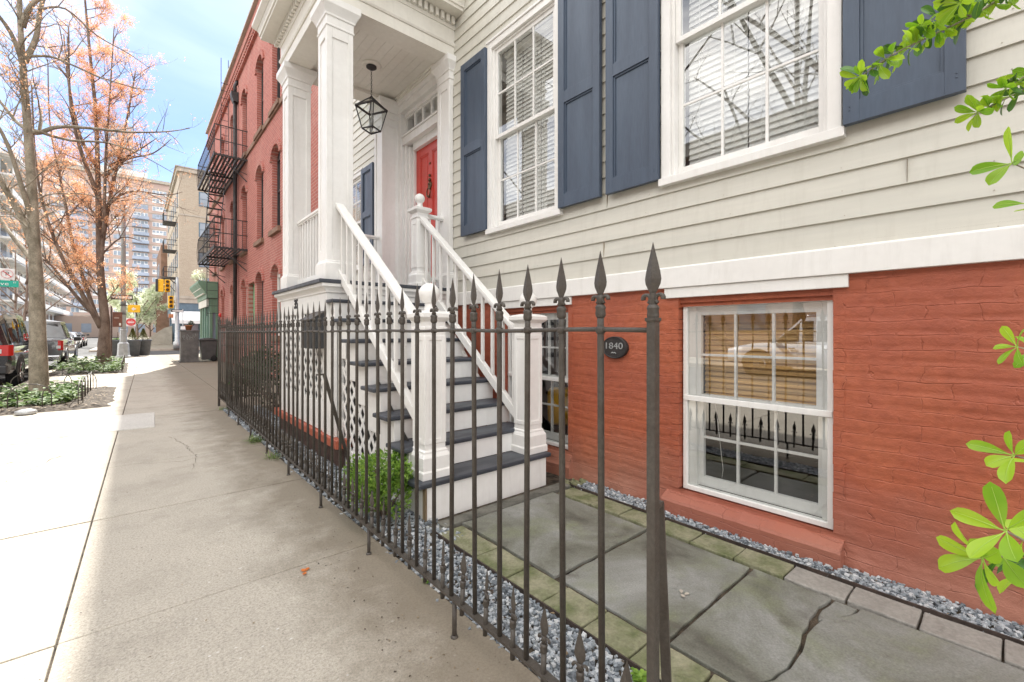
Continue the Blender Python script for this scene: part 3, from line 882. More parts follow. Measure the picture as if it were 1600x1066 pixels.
def upper_window(y0, y1, z0, z1, bl_groups):
    f = MB()
    cw = .068
    x = W0 - .040
    f.box(x, W0 + .03, y0 - .045, y0 + cw - .045, z0 + .0, z1 + .045); f.box(x, W0 + .03, y1 + .045 - cw, y1 + .045, z0 + .0, z1 + .045)
    f.box(x + .001, W0 + .03, y0 - .045 + cw, y1 + .045 - cw, z1 - .023, z1 + .045)
    f.box(x - .012, W0 + .03, y0 - .055, y1 + .055, z1 + .046, z1 + .070)
    f.box(x - .018, W0 + .03, y0 - .060, y1 + .060, z0 - .055, z0 - .001)          # sill
    f.prism([(x - .004, z0), (W0 + .05, z0), (W0 + .05, z0 + .035)], 'y', y0 + .024, y1 - .024)
    f.box(W0 - .012, W0 + .10, y0 + .023, y0 + .045, z0 + .0, z1 - .023); f.box(W0 - .012, W0 + .10, y1 - .045, y1 - .023, z0 + .0, z1 - .023)
    f.box(W0 - .011, W0 + .10, y0 + .045, y1 - .045, z1 - .045, z1 - .024)
    fr = f.build('window', 'white_paint', H, bevel=.003)
    a, b = y0 + .046, y1 - .046
    mz = (z0 + z1) / 2
    s1 = MB(); p1 = sash(s1, W0 + .005, a, b, mz - .018, z1 - .046, .038, .04, .036, 3, 2)
    pane(W0 + .018, *p1, s1.build('sash', 'white_paint', fr, bevel=.002)) if False else None
    so = s1.build('sash', 'white_paint', fr, bevel=.002)
    s2 = MB(); p2 = sash(s2, W0 + .042, a, b, z0 + .002, mz + .018, .038, .034, .072, 3, 2)
    s2o = s2.build('sash', 'white_paint', fr, bevel=.002)
    pane(W0 + .016, *p1, fr); pane(W0 + .053, *p2, fr)
    blind(W0 + .125, a + .04, b - .04, z0 + .05, z1 - .07, 'blind_white', fr, .0445, .056, 72, bl_groups, 2)
    return fr
for i, w in enumerate(WIN): upper_window(*w, 3 if i != 0 else 2)
def lower_window(y0, y1, z0, z1, wood):
    f = MB()
    x = W0 + .045
    fw = .030
    f.box(x, x + .06, y0 + .012, y0 + .012 + fw, z0 - .002, z1 - .035); f.box(x, x + .06, y1 - .012 - fw, y1 - .012, z0 - .002, z1 - .035)
    f.box(x + .001, x + .06, y0 + .012 + fw, y1 - .012 - fw, z1 - .035 - fw, z1 - .036); f.box(x + .001, x + .06, y0 + .012 + fw, y1 - .012 - fw, z0 - .002, z0 + fw)
    f.box(x + .030, x + .10, y0 + .012 + fw, y0 + .075, z0 + fw, z1 - .035 - fw); f.box(x + .030, x + .10, y1 - .10, y1 - .012 - fw, z0 + fw, z1 - .035 - fw)
    f.box(x + .031, x + .10, y0 + .075, y1 - .10, z1 - .10, z1 - .036 - fw)
    mz = (z0 + z1) / 2 - .03
    f.box(x - .006, x + .03, y0 + .016, y1 - .016, mz - .018, mz + .018)
    fr = f.build('window', 'white_paint', H, bevel=.003)
    a, b = y0 + .06, y1 - .085
    s1 = MB(); p1 = sash(s1, x + .035, a, b, mz, z1 - .085, .045, .04, .03, 3, 2, .016); s1.build('sash', 'white_paint', fr, bevel=.002)
    s2 = MB(); p2 = sash(s2, x + .072, a, b, z0 + .028, mz + .03, .045, .03, .07, 3, 2, .016); s2.build('sash', 'white_paint', fr, bevel=.002)
    pane(x + .014, y0 + .042, y1 - .042, mz + .018, z1 - .066, fr); pane(x + .015, y0 + .042, y1 - .042, z0 + .03, mz - .018, fr)
    if wood: blind(x + .145, a + .02, b - .02, mz + .01, z1 - .09, 'blind_wood', fr, .038, .05, 66, 1, 2)
    q = MB(); q.tube([(x + .125, b - .10, mz), (x + .13, b - .13, mz - .25), (x + .125, b - .16, z0 + .16), (x + .13, b - .15, z0 + .10)], .0018, 5)
    q.build('blind_cord', 'blind_white', fr)
for i, w in enumerate(BW): lower_window(*w, i == 0)

# ---- shutters
def shutter(y0, y1, z0=2.425, z1=4.435, m0=3.36, m1=3.46):
    x0, x1 = W0 - .072, W0 - .034
    s = MB(); st = .072
    s.box(x0, x1, y0, y0 + st, z0, z1); s.box(x0, x1, y1 - st, y1, z0, z1)
    for a, b in ((z0, z0 + .115), (m0, m1), (z1 - .085, z1)):
        s.box(x0 + .0006, x1, y0 + st, y1 - st, a, b)
    s.box(x0 + .022, x1 - .002, y0 + st, y1 - st, z0 + .115, z1 - .085)
    for a, b in ((z0 + .115, m0), (m1, z1 - .085)):       # moulding round each panel
        for q in ((y0 + st, y0 + st + .014, a, b), (y1 - st - .014, y1 - st, a, b), (y0 + st + .014, y1 - st - .014, a, a + .014), (y0 + st + .014, y1 - st - .014, b - .014, b)):
            s.box(x0 + .011, x0 + .025, *q)
    for z in (z0 + .10, z1 - .3):
        s.box(x1, W0 + .0, y0 + .02, y0 + .05, z, z + .03); s.box(x1, W0, y1 - .05, y1 - .02, z, z + .03)
    for z in (z0 + .07, z0 + .09, z1 - .25):
        s.lathe([(.005, 0), (.004, -.003)], (x0, y0 + .03, z), 8, True, 'x'); s.lathe([(.005, 0), (.004, -.003)], (x0, y1 - .03, z), 8, True, 'x')
    return s.build('shutter', 'shutter_paint', H, bevel=.003)
for a, b in ((.175, .643), (1.760, 2.232), (2.295, 2.765), (3.865, 4.335)): shutter(a, b)
shutter(6.865, 7.335, z1=4.05, m0=3.21, m1=3.31); shutter(8.47, 8.94, z1=4.05, m0=3.21, m1=3.31)
# ------------------------------------------------------------------ door and its surround
g = MB()
# outer casing, entablature over the door, transom bar, jambs
x = W0 - .03
g.box(x, W0 + .05, 4.84, 4.93, 1.84, 4.50); g.box(x, W0 + .05, 5.95, 6.04, 1.84, 4.50)
g.box(x - .01, W0 + .05, 4.84, 6.04, 4.501, 4.60); g.box(x - .04, W0 + .05, 4.82, 6.06, 4.601, 4.66)
g.box(x + .02, W0 + .16, 4.93, 5.95, 4.03, 4.14)      # transom bar
g.box(x + .0, W0 + .16, 4.93, 5.95, 4.141, 4.165)
g.box(W0 + .02, W0 + .16, 4.93, 4.945, 1.84, 4.50); g.box(W0 + .02, W0 + .16, 5.935, 5.95, 1.84, 4.50)
g.box(W0 + .02, W0 + .16, 4.93, 5.95, 4.45, 4.50)
# stepped jamb mouldings either side of the leaf
for k, (a, d) in enumerate(((.0, .035), (.03, .07), (.065, .11))):
    g.box(W0 + d, W0 + .17, 4.945 + a * 0, 4.965 - .0 + a * .25, 1.84, 4.03)
    g.box(W0 + d - .02, W0 + .17, 5.935 - .055 * (k + 1), 5.935 - .055 * k - .004, 1.84, 4.03 - .03 * k)
g.box(W0 + .07, W0 + .17, 4.97, 5.77, 3.925, 4.03)
g.box(W0 + .20, W0 + .22, 4.90, 6.0, 1.80, 4.5)
ds = g.build('door_frame', 'white_paint', H, bevel=.003)
g = MB()
for k in range(1, 4):
    y = 4.98 + (5.91 - 4.98) * k / 4
    g.box(W0 + .045, W0 + .085, y - .012, y + .012, 4.165, 4.45)
g.box(W0 + .045, W0 + .085, 4.98, 5.91, 4.166, 4.185); g.box(W0 + .045, W0 + .085, 4.98, 5.91, 4.43, 4.449); g.box(W0 + .045, W0 + .085, 4.945, 4.98, 4.165, 4.45); g.box(W0 + .045, W0 + .085, 5.91, 5.935, 4.165, 4.45)
tw = g.build('transom_window', 'white_paint', H, bevel=.002)
pane(W0 + .07, 4.97, 5.92, 4.165, 4.45, tw)
dy0, dy1, dz0, dz1 = 4.975, 5.765, 1.86, 3.925
g = MB(); X0 = W0 + .125
st = .11
g.box(X0, X0 + .045, dy0, dy0 + st, dz0, dz1); g.box(X0, X0 + .045, dy1 - st, dy1, dz0, dz1)
g.box(X0 + .0006, X0 + .045, (dy0 + dy1) / 2 - .05, (dy0 + dy1) / 2 + .05, dz0, dz1)
for a, b in ((dz0, dz0 + .22), (2.72, 2.86), (dz1 - .12, dz1)): g.box(X0 + .0012, X0 + .045, dy0 + st, dy1 - st, a, b)
g.box(X0 + .016, X0 + .043, dy0 + st, dy1 - st, dz0 + .1, dz1 - .1)
m_ = (dy0 + dy1) / 2
for (a, b) in ((dy0 + st, m_ - .05), (m_ + .05, dy1 - st)):
    for (c, d) in ((dz0 + .22, 2.72), (2.86, dz1 - .12)):
        for q in ((a, a + .02, c, d), (b - .02, b, c, d), (a + .02, b - .02, c, c + .02), (a + .02, b - .02, d - .02, d)): g.box(X0 + .006, X0 + .02, *q)
        g.box(X0 + .010, X0 + .02, a + .045, b - .045, c + .045, d - .045)
dr = g.build('door', 'door_paint', H, bevel=.003)
g = MB()          # ornate knocker: oval plate, ring, striker
kz, ky = 3.34, m_ + .0
for k in range(3): g.ball((X0 - .008, ky, kz + .07 - .055 * k), .028 - .003 * abs(k - 1), 10)
g.lathe([(.05, 0), (.045, -.012), (.02, -.02)], (X0, ky, kz), 14, True, 'x')
pts = [(X0 - .03, ky + .045 * math.sin(t), kz - .05 - .075 * (1 - math.cos(t)) * .5 * 1.6) for t in [2 * math.pi * i / 16 for i in range(17)]]
g.tube(pts, .009, 6); g.ball((X0 - .025, ky, kz - .165), .02, 8); g.ball((X0 - .01, ky, kz + .13), .02, 8)
g.build('knocker', 'bronze', dr)
g = MB(); g.lathe([(.016, 0), (.016, -.01), (.006, -.014)], (X0, ky, 3.64), 10, True, 'x'); g.build('peephole', 'bronze', dr)
g = MB(); g.lathe([(.03, 0), (.03, -.008), (.012, -.02), (.012, -.045), (.028, -.06), (.02, -.08)], (X0, dy0 + .06, 2.80), 14, True, 'x'); g.build('door_knob', 'bronze', dr)

# ------------------------------------------------------------------ porch
PX0, PX1, PY0, PY1 = 1.478, 3.0, 4.58, 6.30
g = MB()
# base box, panels, cove under the deck
bx = 1.485
g.box(bx, 2.9, 4.545, 6.33, .30, 1.72)
po = g.build('porch', 'white_paint', H, bevel=.003)
g = MB(); g.box(1.375, 2.955, 4.475, 6.42, 1.788, 1.826); g.build('deck', 'tread_paint', po, bevel=.006)
g = MB()
# cove moulding: stacked profile round the deck edge (near, street, far side)
prof = [(.021, 1.695), (.034, 1.70), (.034, 1.712), (.040, 1.722), (.052, 1.738), (.070, 1.750), (.082, 1.757), (.082, 1.787)]
for i in range(len(prof) - 1):
    (a, z0), (b, z1) = prof[i], prof[i + 1]
    c0 = [(bx - a, 4.545 - a * .7), (bx - a, 6.33 + a), (2.96, 6.33 + a), (2.96, 4.545 - a * .7)]
    c1 = [(bx - b, 4.545 - b * .7), (bx - b, 6.33 + b), (2.96, 6.33 + b), (2.96, 4.545 - b * .7)]
    g.quad((*c0[1], z0), (*c0[0], z0), (*c1[0], z1), (*c1[1], z1)); g.quad((*c0[0], z0), (*c0[3], z0), (*c1[3], z1), (*c1[0], z1)); g.quad((*c0[2], z0), (*c0[1], z0), (*c1[1], z1), (*c1[2], z1))
g.box(bx - .02, bx + .01, 4.54, 6.34, 1.505, 1.697); g.box(bx - .019, 2.95, 4.538, 4.56, 1.60, 1.697)
g.box(bx - .026, bx + .01, 4.33, 4.655, .285, 1.42); g.box(bx - .021, bx + .01, 4.54, 4.655, 1.42, 1.505)
g.box(bx - .0205, bx + .01, 6.20, 6.34, .29, 1.505); g.box(bx - .0195, bx + .01, 4.655, 6.20, .29, .58); g.box(bx - .019, bx + .01, 5.40, 5.47, .58, 1.505)
g.build('fascia', 'white_paint', po, bevel=.002)
def lattice(mb, x, y0, y1, z0, z1, pitch, w=.030, t=.006, clip=None):
    """diagonal slats on the plane x=const, clipped to the rectangle and to clip(y)->zmax"""
    import itertools
    for sgn in (1, -1):
        k = int(-(z1 - z0 + y1 - y0) / pitch) - 1
        while k * pitch < (y1 - y0) + (z1 - z0) + .5:
            c = k * pitch; k += 1
            seg = []
            n = 64
            for i in range(n + 1):
                z = z0 + (z1 - z0) * i / n
                y = (y0 + c + (z - z0) * .75) if sgn > 0 else (y1 - c - (z - z0) * .75)
                ok = y0 <= y <= y1 and (clip is None or z <= clip(y))
                if ok: seg.append((y, z))
            if len(seg) > 1:
                xo = x - (t * .55 if sgn > 0 else -t * .55)
                mb.beam((xo, seg[0][0], seg[0][1]), (xo, seg[-1][0], seg[-1][1]), t, w, (0, -.8 * sgn, .6))
g = MB()
lattice(g, bx - .008, 4.655, 5.40, .58, 1.505, .128, .034); lattice(g, bx - .008, 5.47, 6.20, .58, 1.505, .128, .034)
g.build('lattice', 'white_paint', po)
g = MB(); g.box(1.425, 1.50, 4.16, 6.60, .205, .283); g.box(1.50, 1.60, 4.16, 4.25, .205, .283); g.build('ledge', 'painted_red', po, bevel=.005)
g = MB(); g.box(1.495, 1.52, 4.2, 6.5, -.03, .204); g.build('footing', 'rust_iron', po)
# thin dark sheet behind the lattice, colour standing in for crawl-space shade
g = MB(); g.box(bx - .0015, bx - .0005, 4.66, 6.195, .585, 1.50); g.build('crawl_shade_sheet', 'dark_room', po)

def column(mb, cx, cy, sides, half=.135):
    """square panelled column with base and stepped capital"""
    h = half
    mb.box(cx - h + .012, cx + h - .012, cy - h + .012, cy + h - .012, 1.826, 4.67)
    # raised frame leaves a sunk panel on every face
    fw = .055
    for sx, sy in ((-1, 0), (1, 0), (0, -1), (0, 1)):
        for a0, a1, z0, z1 in ((-h, -h + fw, 2.03, 4.42), (h - fw, h, 2.03, 4.42), (-h + fw, h - fw, 2.03, 2.14), (-h + fw, h - fw, 4.30, 4.42)):
            if sx: mb.box(cx + sx * (h - .0125), cx + sx * h, cy + a0 + (0.0125 if a0 == -h else 0), cy + a1 - (.0125 if a1 == h else 0), z0, z1)
            else: mb.box(cx + a0, cx + a1, cy + sy * (h - .0125), cy + sy * h, z0, z1)
    P = [(h + .022, 1.827), (h + .022, 2.0), (h + .010, 2.012), (h + .010, 2.022), (h + .0005, 2.034)]
    mb.sqlathe(P, cx, cy)
    P = [(h + .001, 4.40), (h + .010, 4.405), (h + .010, 4.42), (h + .004, 4.425), (h + .004, 4.50), (h + .016, 4.505), (h + .018, 4.525), (h + .028, 4.545), (h + .046, 4.575), (h + .062, 4.60), (h + .062, 4.668)]
    mb.sqlathe(P, cx, cy)
cc = PX0 + .135
for cx, cy, nm in ((cc, PY0 + .135, 'column'), (cc, PY1 - .135, 'column'), (3.065, PY0 + .135, 'pilaster'), (2.853, PY1 - .135, 'pilaster')):
    m = MB(); column(m, cx, cy, None); m.build(nm, 'white_paint', po, bevel=.003)
# entablature
g = MB()
ex0, ey0, ey1 = PX0 - .015, PY0 - .015, PY1 + .015
def ring(mb, o, z0, z1, o2=None, depth=.26):
    """U-shaped course round the three open sides; o = projection beyond the column face"""
    o2 = o if o2 is None else o2
    A = [(W0 - .005, ey0 - o), (ex0 - o, ey0 - o), (ex0 - o, ey1 + o), (W0 - .005, ey1 + o)]
    B = [(W0 - .005, ey0 - o2), (ex0 - o2, ey0 - o2), (ex0 - o2, ey1 + o2), (W0 - .005, ey1 + o2)]
    i = .27
    C = [(W0 - .005, ey0 + i), (ex0 + i, ey0 + i), (ex0 + i, ey1 - i), (W0 - .005, ey1 - i)]
    for k in range(3):
        a, b = k, k + 1
        mb.quad((*A[b], z0), (*A[a], z0), (*B[a], z1), (*B[b], z1))
        mb.quad((*A[a], z0), (*A[b], z0), (*C[b], z0), (*C[a], z0))
        mb.quad((*B[b], z1), (*B[a], z1), (*C[a], z1), (*C[b], z1))
        mb.quad((*C[a], z0), (*C[b], z0), (*C[b], z1), (*C[a], z1))
ring(g, 0, 4.669, 4.795); ring(g, .012, 4.796, 4.815, .022); ring(g, .022, 4.8155, 4.83); ring(g, .004, 4.8305, 5.0); ring(g, .014, 5.0005, 5.015, .02)
ring(g, .022, 5.0155, 5.03, .03); ring(g, .02, 5.0305, 5.125); ring(g, .20, 5.1255, 5.165, .20); ring(g, .215, 5.1655, 5.20); ring(g, .215, 5.2005, 5.24, .235); ring(g, .24, 5.2405, 5.29, .285); ring(g, .285, 5.2905, 5.33)
ent = g.build('entablature', 'cream_paint', po)
g = MB()
y = ey0 - .02
n = int((W0 - ex0) / .075)
for k in range(n):
    x = ex0 + .03 + k * .075
    m = MB(); m.box(x, x + .045, y - .045, y + .003, 5.035, 5.122); m.build('dentil', 'cream_paint', po, bevel=.002)
n = int((ey1 - ey0) / .075) + 1
for k in range(n + 1):
    yy = ey0 - .01 + k * .075
    m = MB(); m.box(ex0 - .065, ex0 - .017, yy, yy + .045, 5.035, 5.122); m.build('dentil', 'cream_paint', po, bevel=.002)
g = MB()
nb = 12
for k in range(nb):          # tongue and groove ceiling boards
    a = ex0 + .27 + (W0 - .02 - ex0 - .27) * k / nb; b = ex0 + .27 + (W0 - .02 - ex0 - .27) * (k + 1) / nb
    g.box(a + .0015, b - .0015, ey0 + .26, ey1 - .26, 4.715, 4.74)
g.box(ex0 + .2, W0, ey0 + .2, ey1 - .2, 4.742, 4.76)
for k, (o, z0, z1) in enumerate(((.0, 4.690, 4.714), (.0, 4.66, 4.688))):
    d = .06 - .028 * k
    g.box(W0 - .02 - d - .03, W0 - .012, ey0 + .27, ey1 - .27, z0, z1)
g.build('ceiling', 'cream_paint', po)
g = MB(); g.box(ex0 - .25, W0 - .01, ey0 - .25, ey1 + .25, 5.334, 5.37); g.build('porch_roof', 'tread_paint', po)
g = MB(); g.lathe([(.12, 4.7149), (.12, 4.705), (.10, 4.695), (.085, 4.694)], (2.31, 5.44, 0), 28); g.build('ceiling_medallion', 'cream_paint', po)
# railings of the porch
def balus(parent, p0, p1, zb, zt, n, w=.026):
    for k in range(n):
        t = (k + .5) / n
        x, y = p0[0] + (p1[0] - p0[0]) * t, p0[1] + (p1[1] - p0[1]) * t
        m = MB(); m.box(x - w / 2, x + w / 2, y - w / 2, y + w / 2, zb, zt); m.build('baluster', 'white_paint', parent, bevel=.002)
def rail_h(mb, p0, p1, z):
    mb.beam((*p0, z + .022), (*p1, z + .022), .07, .03); mb.beam((*p0, z), (*p1, z), .045, .022)
for (p0, p1, n) in (((cc, PY0 + .27), (cc, PY1 - .27), 11), ((cc + .135, PY1 - .135), (2.718, PY1 - .135), 10), ((2.70, PY0 + .135), (2.73, PY0 + .135), 0)):
    m = MB(); rail_h(m, p0, p1, 2.66 if n else 2.72); m.beam((*p0, 1.93), (*p1, 1.93), .05, .05)
    if n:
        ro = m.build('railing', 'white_paint', po, bevel=.004)
        balus(po, p0, p1, 1.95, 2.66, n)
m = MB(); rail_h(m, (2.62, 4.76), (2.95, 4.76), 2.70); rail_h(m, (2.62, 4.76), (2.95, 4.76), 1.93)
for q in (2.76, 2.86): m.box(q - .013, q + .013, 4.747, 4.773, 1.94, 2.70)
m.build('railing', 'white_paint', po, bevel=.004)
# house number
g = MB(); text_into(g, '35', .15, lambda a, b, c: (bx - .024 - c, 5.62 - a, 1.625 + b), .004, bold=.004)
g.build('house_number', 'sign_black', po)

# ------------------------------------------------------------------ staircase
SX0, SX1 = 1.53, 2.69
g = MB()
def nose(n): return 2.655 + .246 * (n - 1)
def tz(n): return .262 + .1945 * (n - 1)
# white carcass: closed steps between the side boards
for n in range(1, 9):
    y0 = nose(n) + .022; z1 = tz(n) - .034
    z0 = -.02 if n == 1 else tz(n - 1) + .0005
    g.box(SX0 + .0005 * (n % 2), SX1, y0, y0 + .02, z0, z1)           # risers
    g.box(SX0 - .004, SX0 + .045, y0 + .001 , y0 + .27, (-.02 if n == 1 else tz(n - 1) - .19), z1 - .0005) # side block under each tread
g.prism([(2.70, -.02), (2.95, -.02), (4.55, 1.20), (4.55, 1.55), (4.38, 1.55)], 'x', SX1 - .03, SX1 - .002)
g.prism([(2.70, .0), (2.70, .20), (3.0, .20), (3.0, .0)], 'x', SX0 + .001, SX0 + .03)
g.box(SX0 + .002, SX0 + .035, 2.95, 4.33, -.02, .19)       # base board under the lattice
g.box(bx + .012, 2.68, 4.40, 4.54, .30, 1.60)
g.box(bx + .02, SX0 + .03, 4.31, 4.42, .0, 1.42)
stair = g.build('staircase', 'white_paint', H, bevel=.003)
g = MB(); g.box(SX0 + .036, SX0 + .045, 2.98, 4.5, .0, .2); g.quad((SX0 + .08, 4.5, .0), (SX0 + .08, 2.8, .0), (SX0 + .08, 2.8, .24), (SX0 + .08, 4.5, 1.55)); g.build('void_shade_sheet', 'dark_room', stair)  # dark-coloured sheets behind the slats, standing in for the under-stair shade
g = MB(); lattice(g, SX0 + .018, 2.96, 4.32, .19, 1.40, .128, .034, clip=lambda y: tz(int((y - 2.655) / .246) + 1) - .20)
g.build('lattice', 'white_paint', stair)
g = MB(); g.box(SX0 - .012, SX0 + .0, 2.672, 2.712, -.02, .225); g.build('corner_board', 'bare_wood', stair)
for n in range(1, 9):
    m = MB()
    y0, y1 = nose(n), nose(n) + .246 + .023
    m.box(1.455, 2.735 if n == 1 else 2.70, y0, y1 if n < 8 else 4.54, tz(n) - .034, tz(n))
    m.build('tread', 'tread_paint', stair, bevel=.010, seg=3)
def newel(cx, cy, z0, top, w=.085, ball=.078, name='newel_post'):
    m = MB()
    m.sqlathe([(w + .036, z0), (w + .036, z0 + .05), (w + .028, z0 + .062), (w + .028, z0 + .15), (w + .020, z0 + .165), (w + .012, z0 + .178), (w + .012, z0 + .19), (w, z0 + .20),
               (w, top - .125), (w + .010, top - .12), (w + .010, top - .10), (w + .0, top - .095), (w + .0, top - .06), (w + .02, top - .045), (w + .035, top - .03), (w + .035, top), (w + .018, top + .010), (.05, top + .022)], cx, cy)
    nk = top + .022
    m.lathe([(.040, nk), (.036, nk + .02), (.032, nk + .035), (.036, nk + .05)], (cx, cy, 0), 16)
    m.ball((cx, cy, nk + .045 + ball), ball, 22)
    fz0, fz1 = z0 + .24, top - .16
    for sx, sy in ((-1, 0), (1, 0), (0, -1), (0, 1)):
        for a0, a1, za, zb in ((-w, -w + .035, fz0, fz1), (w - .035, w, fz0, fz1), (-w + .035, w - .035, fz0, fz0 + .035), (-w + .035, w - .035, fz1 - .035, fz1)):
            if sx: m.box(cx + sx * (w - .002), cx + sx * (w + .006), cy + a0, cy + a1, za, zb)
            else: m.box(cx + a0, cx + a1, cy + sy * (w - .002), cy + sy * (w + .006), za, zb)
    return m.build(name, 'white_paint', stair, bevel=.003)
newel(1.642, 2.835, .262, 1.435); newel(2.625, 2.835, .262, 1.435)
newel(2.62, 4.75, 1.826, 2.78, .072, .060)
def stair_rail(x, pt0, pt1, pb0, pb1):
    m = MB()
    m.beam((x, *pt0), (x, *pt1), .085, .038); m.beam((x, pt0[0], pt0[1] - .030), (x, pt1[0], pt1[1] - .030), .055, .028)
    m.build('handrail', 'white_paint', stair, bevel=.006)
    m = MB(); m.beam((x, *pb0), (x, *pb1), .05, .075); m.build('bottom_rail', 'white_paint', stair, bevel=.004)
    n = 11
    for k in range(n):
        y = pt1[0] + (pt0[0] - pt1[0]) * (k + .75) / (n + .4)
        t = (y - pt1[0]) / (pt0[0] - pt1[0])
        zt = pt1[1] + t * (pt0[1] - pt1[1]) - .04; zb = pb1[1] + t * (pb0[1] - pb1[1])
        m = MB(); m.box(x - .014, x + .014, y - .014, y + .014, zb + .02, zt); m.build('baluster', 'white_paint', stair, bevel=.002)
stair_rail(1.61, (4.60, 2.61), (2.90, 1.345), (4.60, 1.925), (2.90, .625))
stair_rail(2.62, (4.69, 2.66), (2.90, 1.26), (4.69, 1.93), (2.90, .50))

# ------------------------------------------------------------------ things fixed to the house
L = thing('hanging_lantern', (2.31, 5.44, 4.30), 'black four-sided glass lantern hanging on a chain from the porch ceiling', 'lantern')
lx, ly = 2.31, 5.44
g = MB()
def sq(z, h, rot=R(74)):
    return [(lx + h * math.cos(rot + k * math.pi / 2), ly + h * math.sin(rot + k * math.pi / 2), z) for k in range(4)]
A, B, C_, D = sq(4.285, .035), sq(4.165, .195), sq(4.150, .195), sq(3.885, .115)
D2 = sq(3.835, .012)
for k in range(4):
    k2 = (k + 1) % 4
    g.beam(A[k], A[k2], .012, .012); g.beam(A[k], B[k], .012, .012); g.beam(B[k], B[k2], .022, .018); g.beam(B[k], D[k], .013, .013); g.beam(D[k], D[k2], .014, .014); g.beam(D[k], D2[k], .010, .010)
g.ball((lx, ly, 3.835), .014, 8); g.ball((lx, ly, 4.30), .02, 8)
g.lathe([(.035, 4.28), (.03, 4.295), (.008, 4.305)], (lx, ly, 0), 10)
fr_ = g.build('lantern_frame', 'black_iron', L)
g = MB()
for k in range(4):
    k2 = (k + 1) % 4
    g.quad(A[k], A[k2], B[k2], B[k]); g.quad(B[k], B[k2], D[k2], D[k])
g.build('glass', 'lantern_glass', L)
g = MB()
for k in range(3):
    t = k * 2.09
    g.tube([(lx + .02 * math.cos(t), ly + .02 * math.sin(t), 3.93), (lx + .02 * math.cos(t), ly + .02 * math.sin(t), 4.03)], .009, 8)
g.tube([(lx, ly, 4.28), (lx, ly, 4.08)], .005, 6); g.lathe([(.04, 3.92), (.04, 3.93)], (lx, ly, 0), 12); g.tube([(lx, ly, 3.87), (lx, ly, 4.08)], .005, 6)
g.build('candle_cluster', 'galvanised', L)
g = MB()
z = 4.30; k = 0
while z < 4.67:
    a = k % 2
    pts = [(lx + (.008 * math.sin(t) if a else 0), ly + (0 if a else .008 * math.sin(t)), z + .018 - .018 * math.cos(t)) for t in [2 * math.pi * i / 8 for i in range(9)]]
    g.tube(pts, .0025, 5); z += .029; k += 1
g.build('chain', 'black_iron', L)
g = MB(); g.lathe([(.065, 4.694), (.065, 4.68), (.05, 4.668), (.015, 4.662)], (lx, ly, 0), 22); g.build('canopy', 'black_iron', L)

P_ = thing('year_plaque', (2.985, 2.185, 1.17), 'dark oval iron plaque reading 1840 on the red brick basement wall', 'plaque')
g = MB()
def oval(s, t0, x, n=40): return [(x, 2.178 + s * .122 * math.cos(2 * math.pi * k / n), 1.174 + s * .090 * math.sin(2 * math.pi * k / n)) for k in range(n)]
o0, o1, o2, o3 = oval(1, 0, 3.0), oval(1, 0, 2.972), oval(.94, 0, 2.968), oval(.90, 0, 2.974)
n = 40
g.add(o0 + o1 + o2 + o3, [(i, (i + 1) % n, n + (i + 1) % n, n + i) for i in range(n)] + [(n + i, n + (i + 1) % n, 2 * n + (i + 1) % n, 2 * n + i) for i in range(n)] + [(2 * n + i, 2 * n + (i + 1) % n, 3 * n + (i + 1) % n, 3 * n + i) for i in range(n)] + [[3 * n + i for i in range(n)]])
g.build('plate', 'black_iron', P_)
g = MB(); text_into(g, '1840', .075, lambda a, b, c: (2.9735 - c, 2.185 - a, 1.185 + b), .004, width=.165)
g.tube([(2.972, 2.21, 1.125), (2.970, 2.195, 1.135), (2.970, 2.185, 1.128), (2.970, 2.175, 1.135), (2.972, 2.16, 1.125)], .0035, 6)
g.build('numerals', 'galvanised', P_)

Mx = thing('letter_box', (1.40, 4.80, 1.15), 'dark metal box with sloping lid fixed to the white porch base by the stairs', 'letter box')
g = MB()
g.prism([(1.463, 1.135), (1.33, 1.135), (1.33, 1.42), (1.463, 1.50)][::-1], 'y', 4.575, 4.93); g.build('body', 'black_plastic', Mx, bevel=.004)
g = MB(); g.prism([(1.463, 1.501), (1.315, 1.412), (1.315, 1.425), (1.463, 1.516)][::-1], 'y', 4.565, 4.94); g.build('lid', 'iron_paint', Mx, bevel=.002)

Y_ = thing('barrel_stool', (3.46, 3.18, -.1), 'yellow barrel shaped stool inside the far basement window', 'stool')
g = MB(); g.lathe([(.15, .34), (.17, .37), (.175, .62), (.165, .68), (.15, .70)], (3.46, 3.18, 0), 26); g.build('seat', 'yellow_plastic', Y_)
for k in range(4):
    t = R(45 + 90 * k); m = MB(); m.tube([(3.46 + .12 * math.cos(t), 3.18 + .12 * math.sin(t), .36), (3.46 + .16 * math.cos(t), 3.18 + .16 * math.sin(t), -.2)], .012, 8); m.build('leg', 'black_iron', Y_)
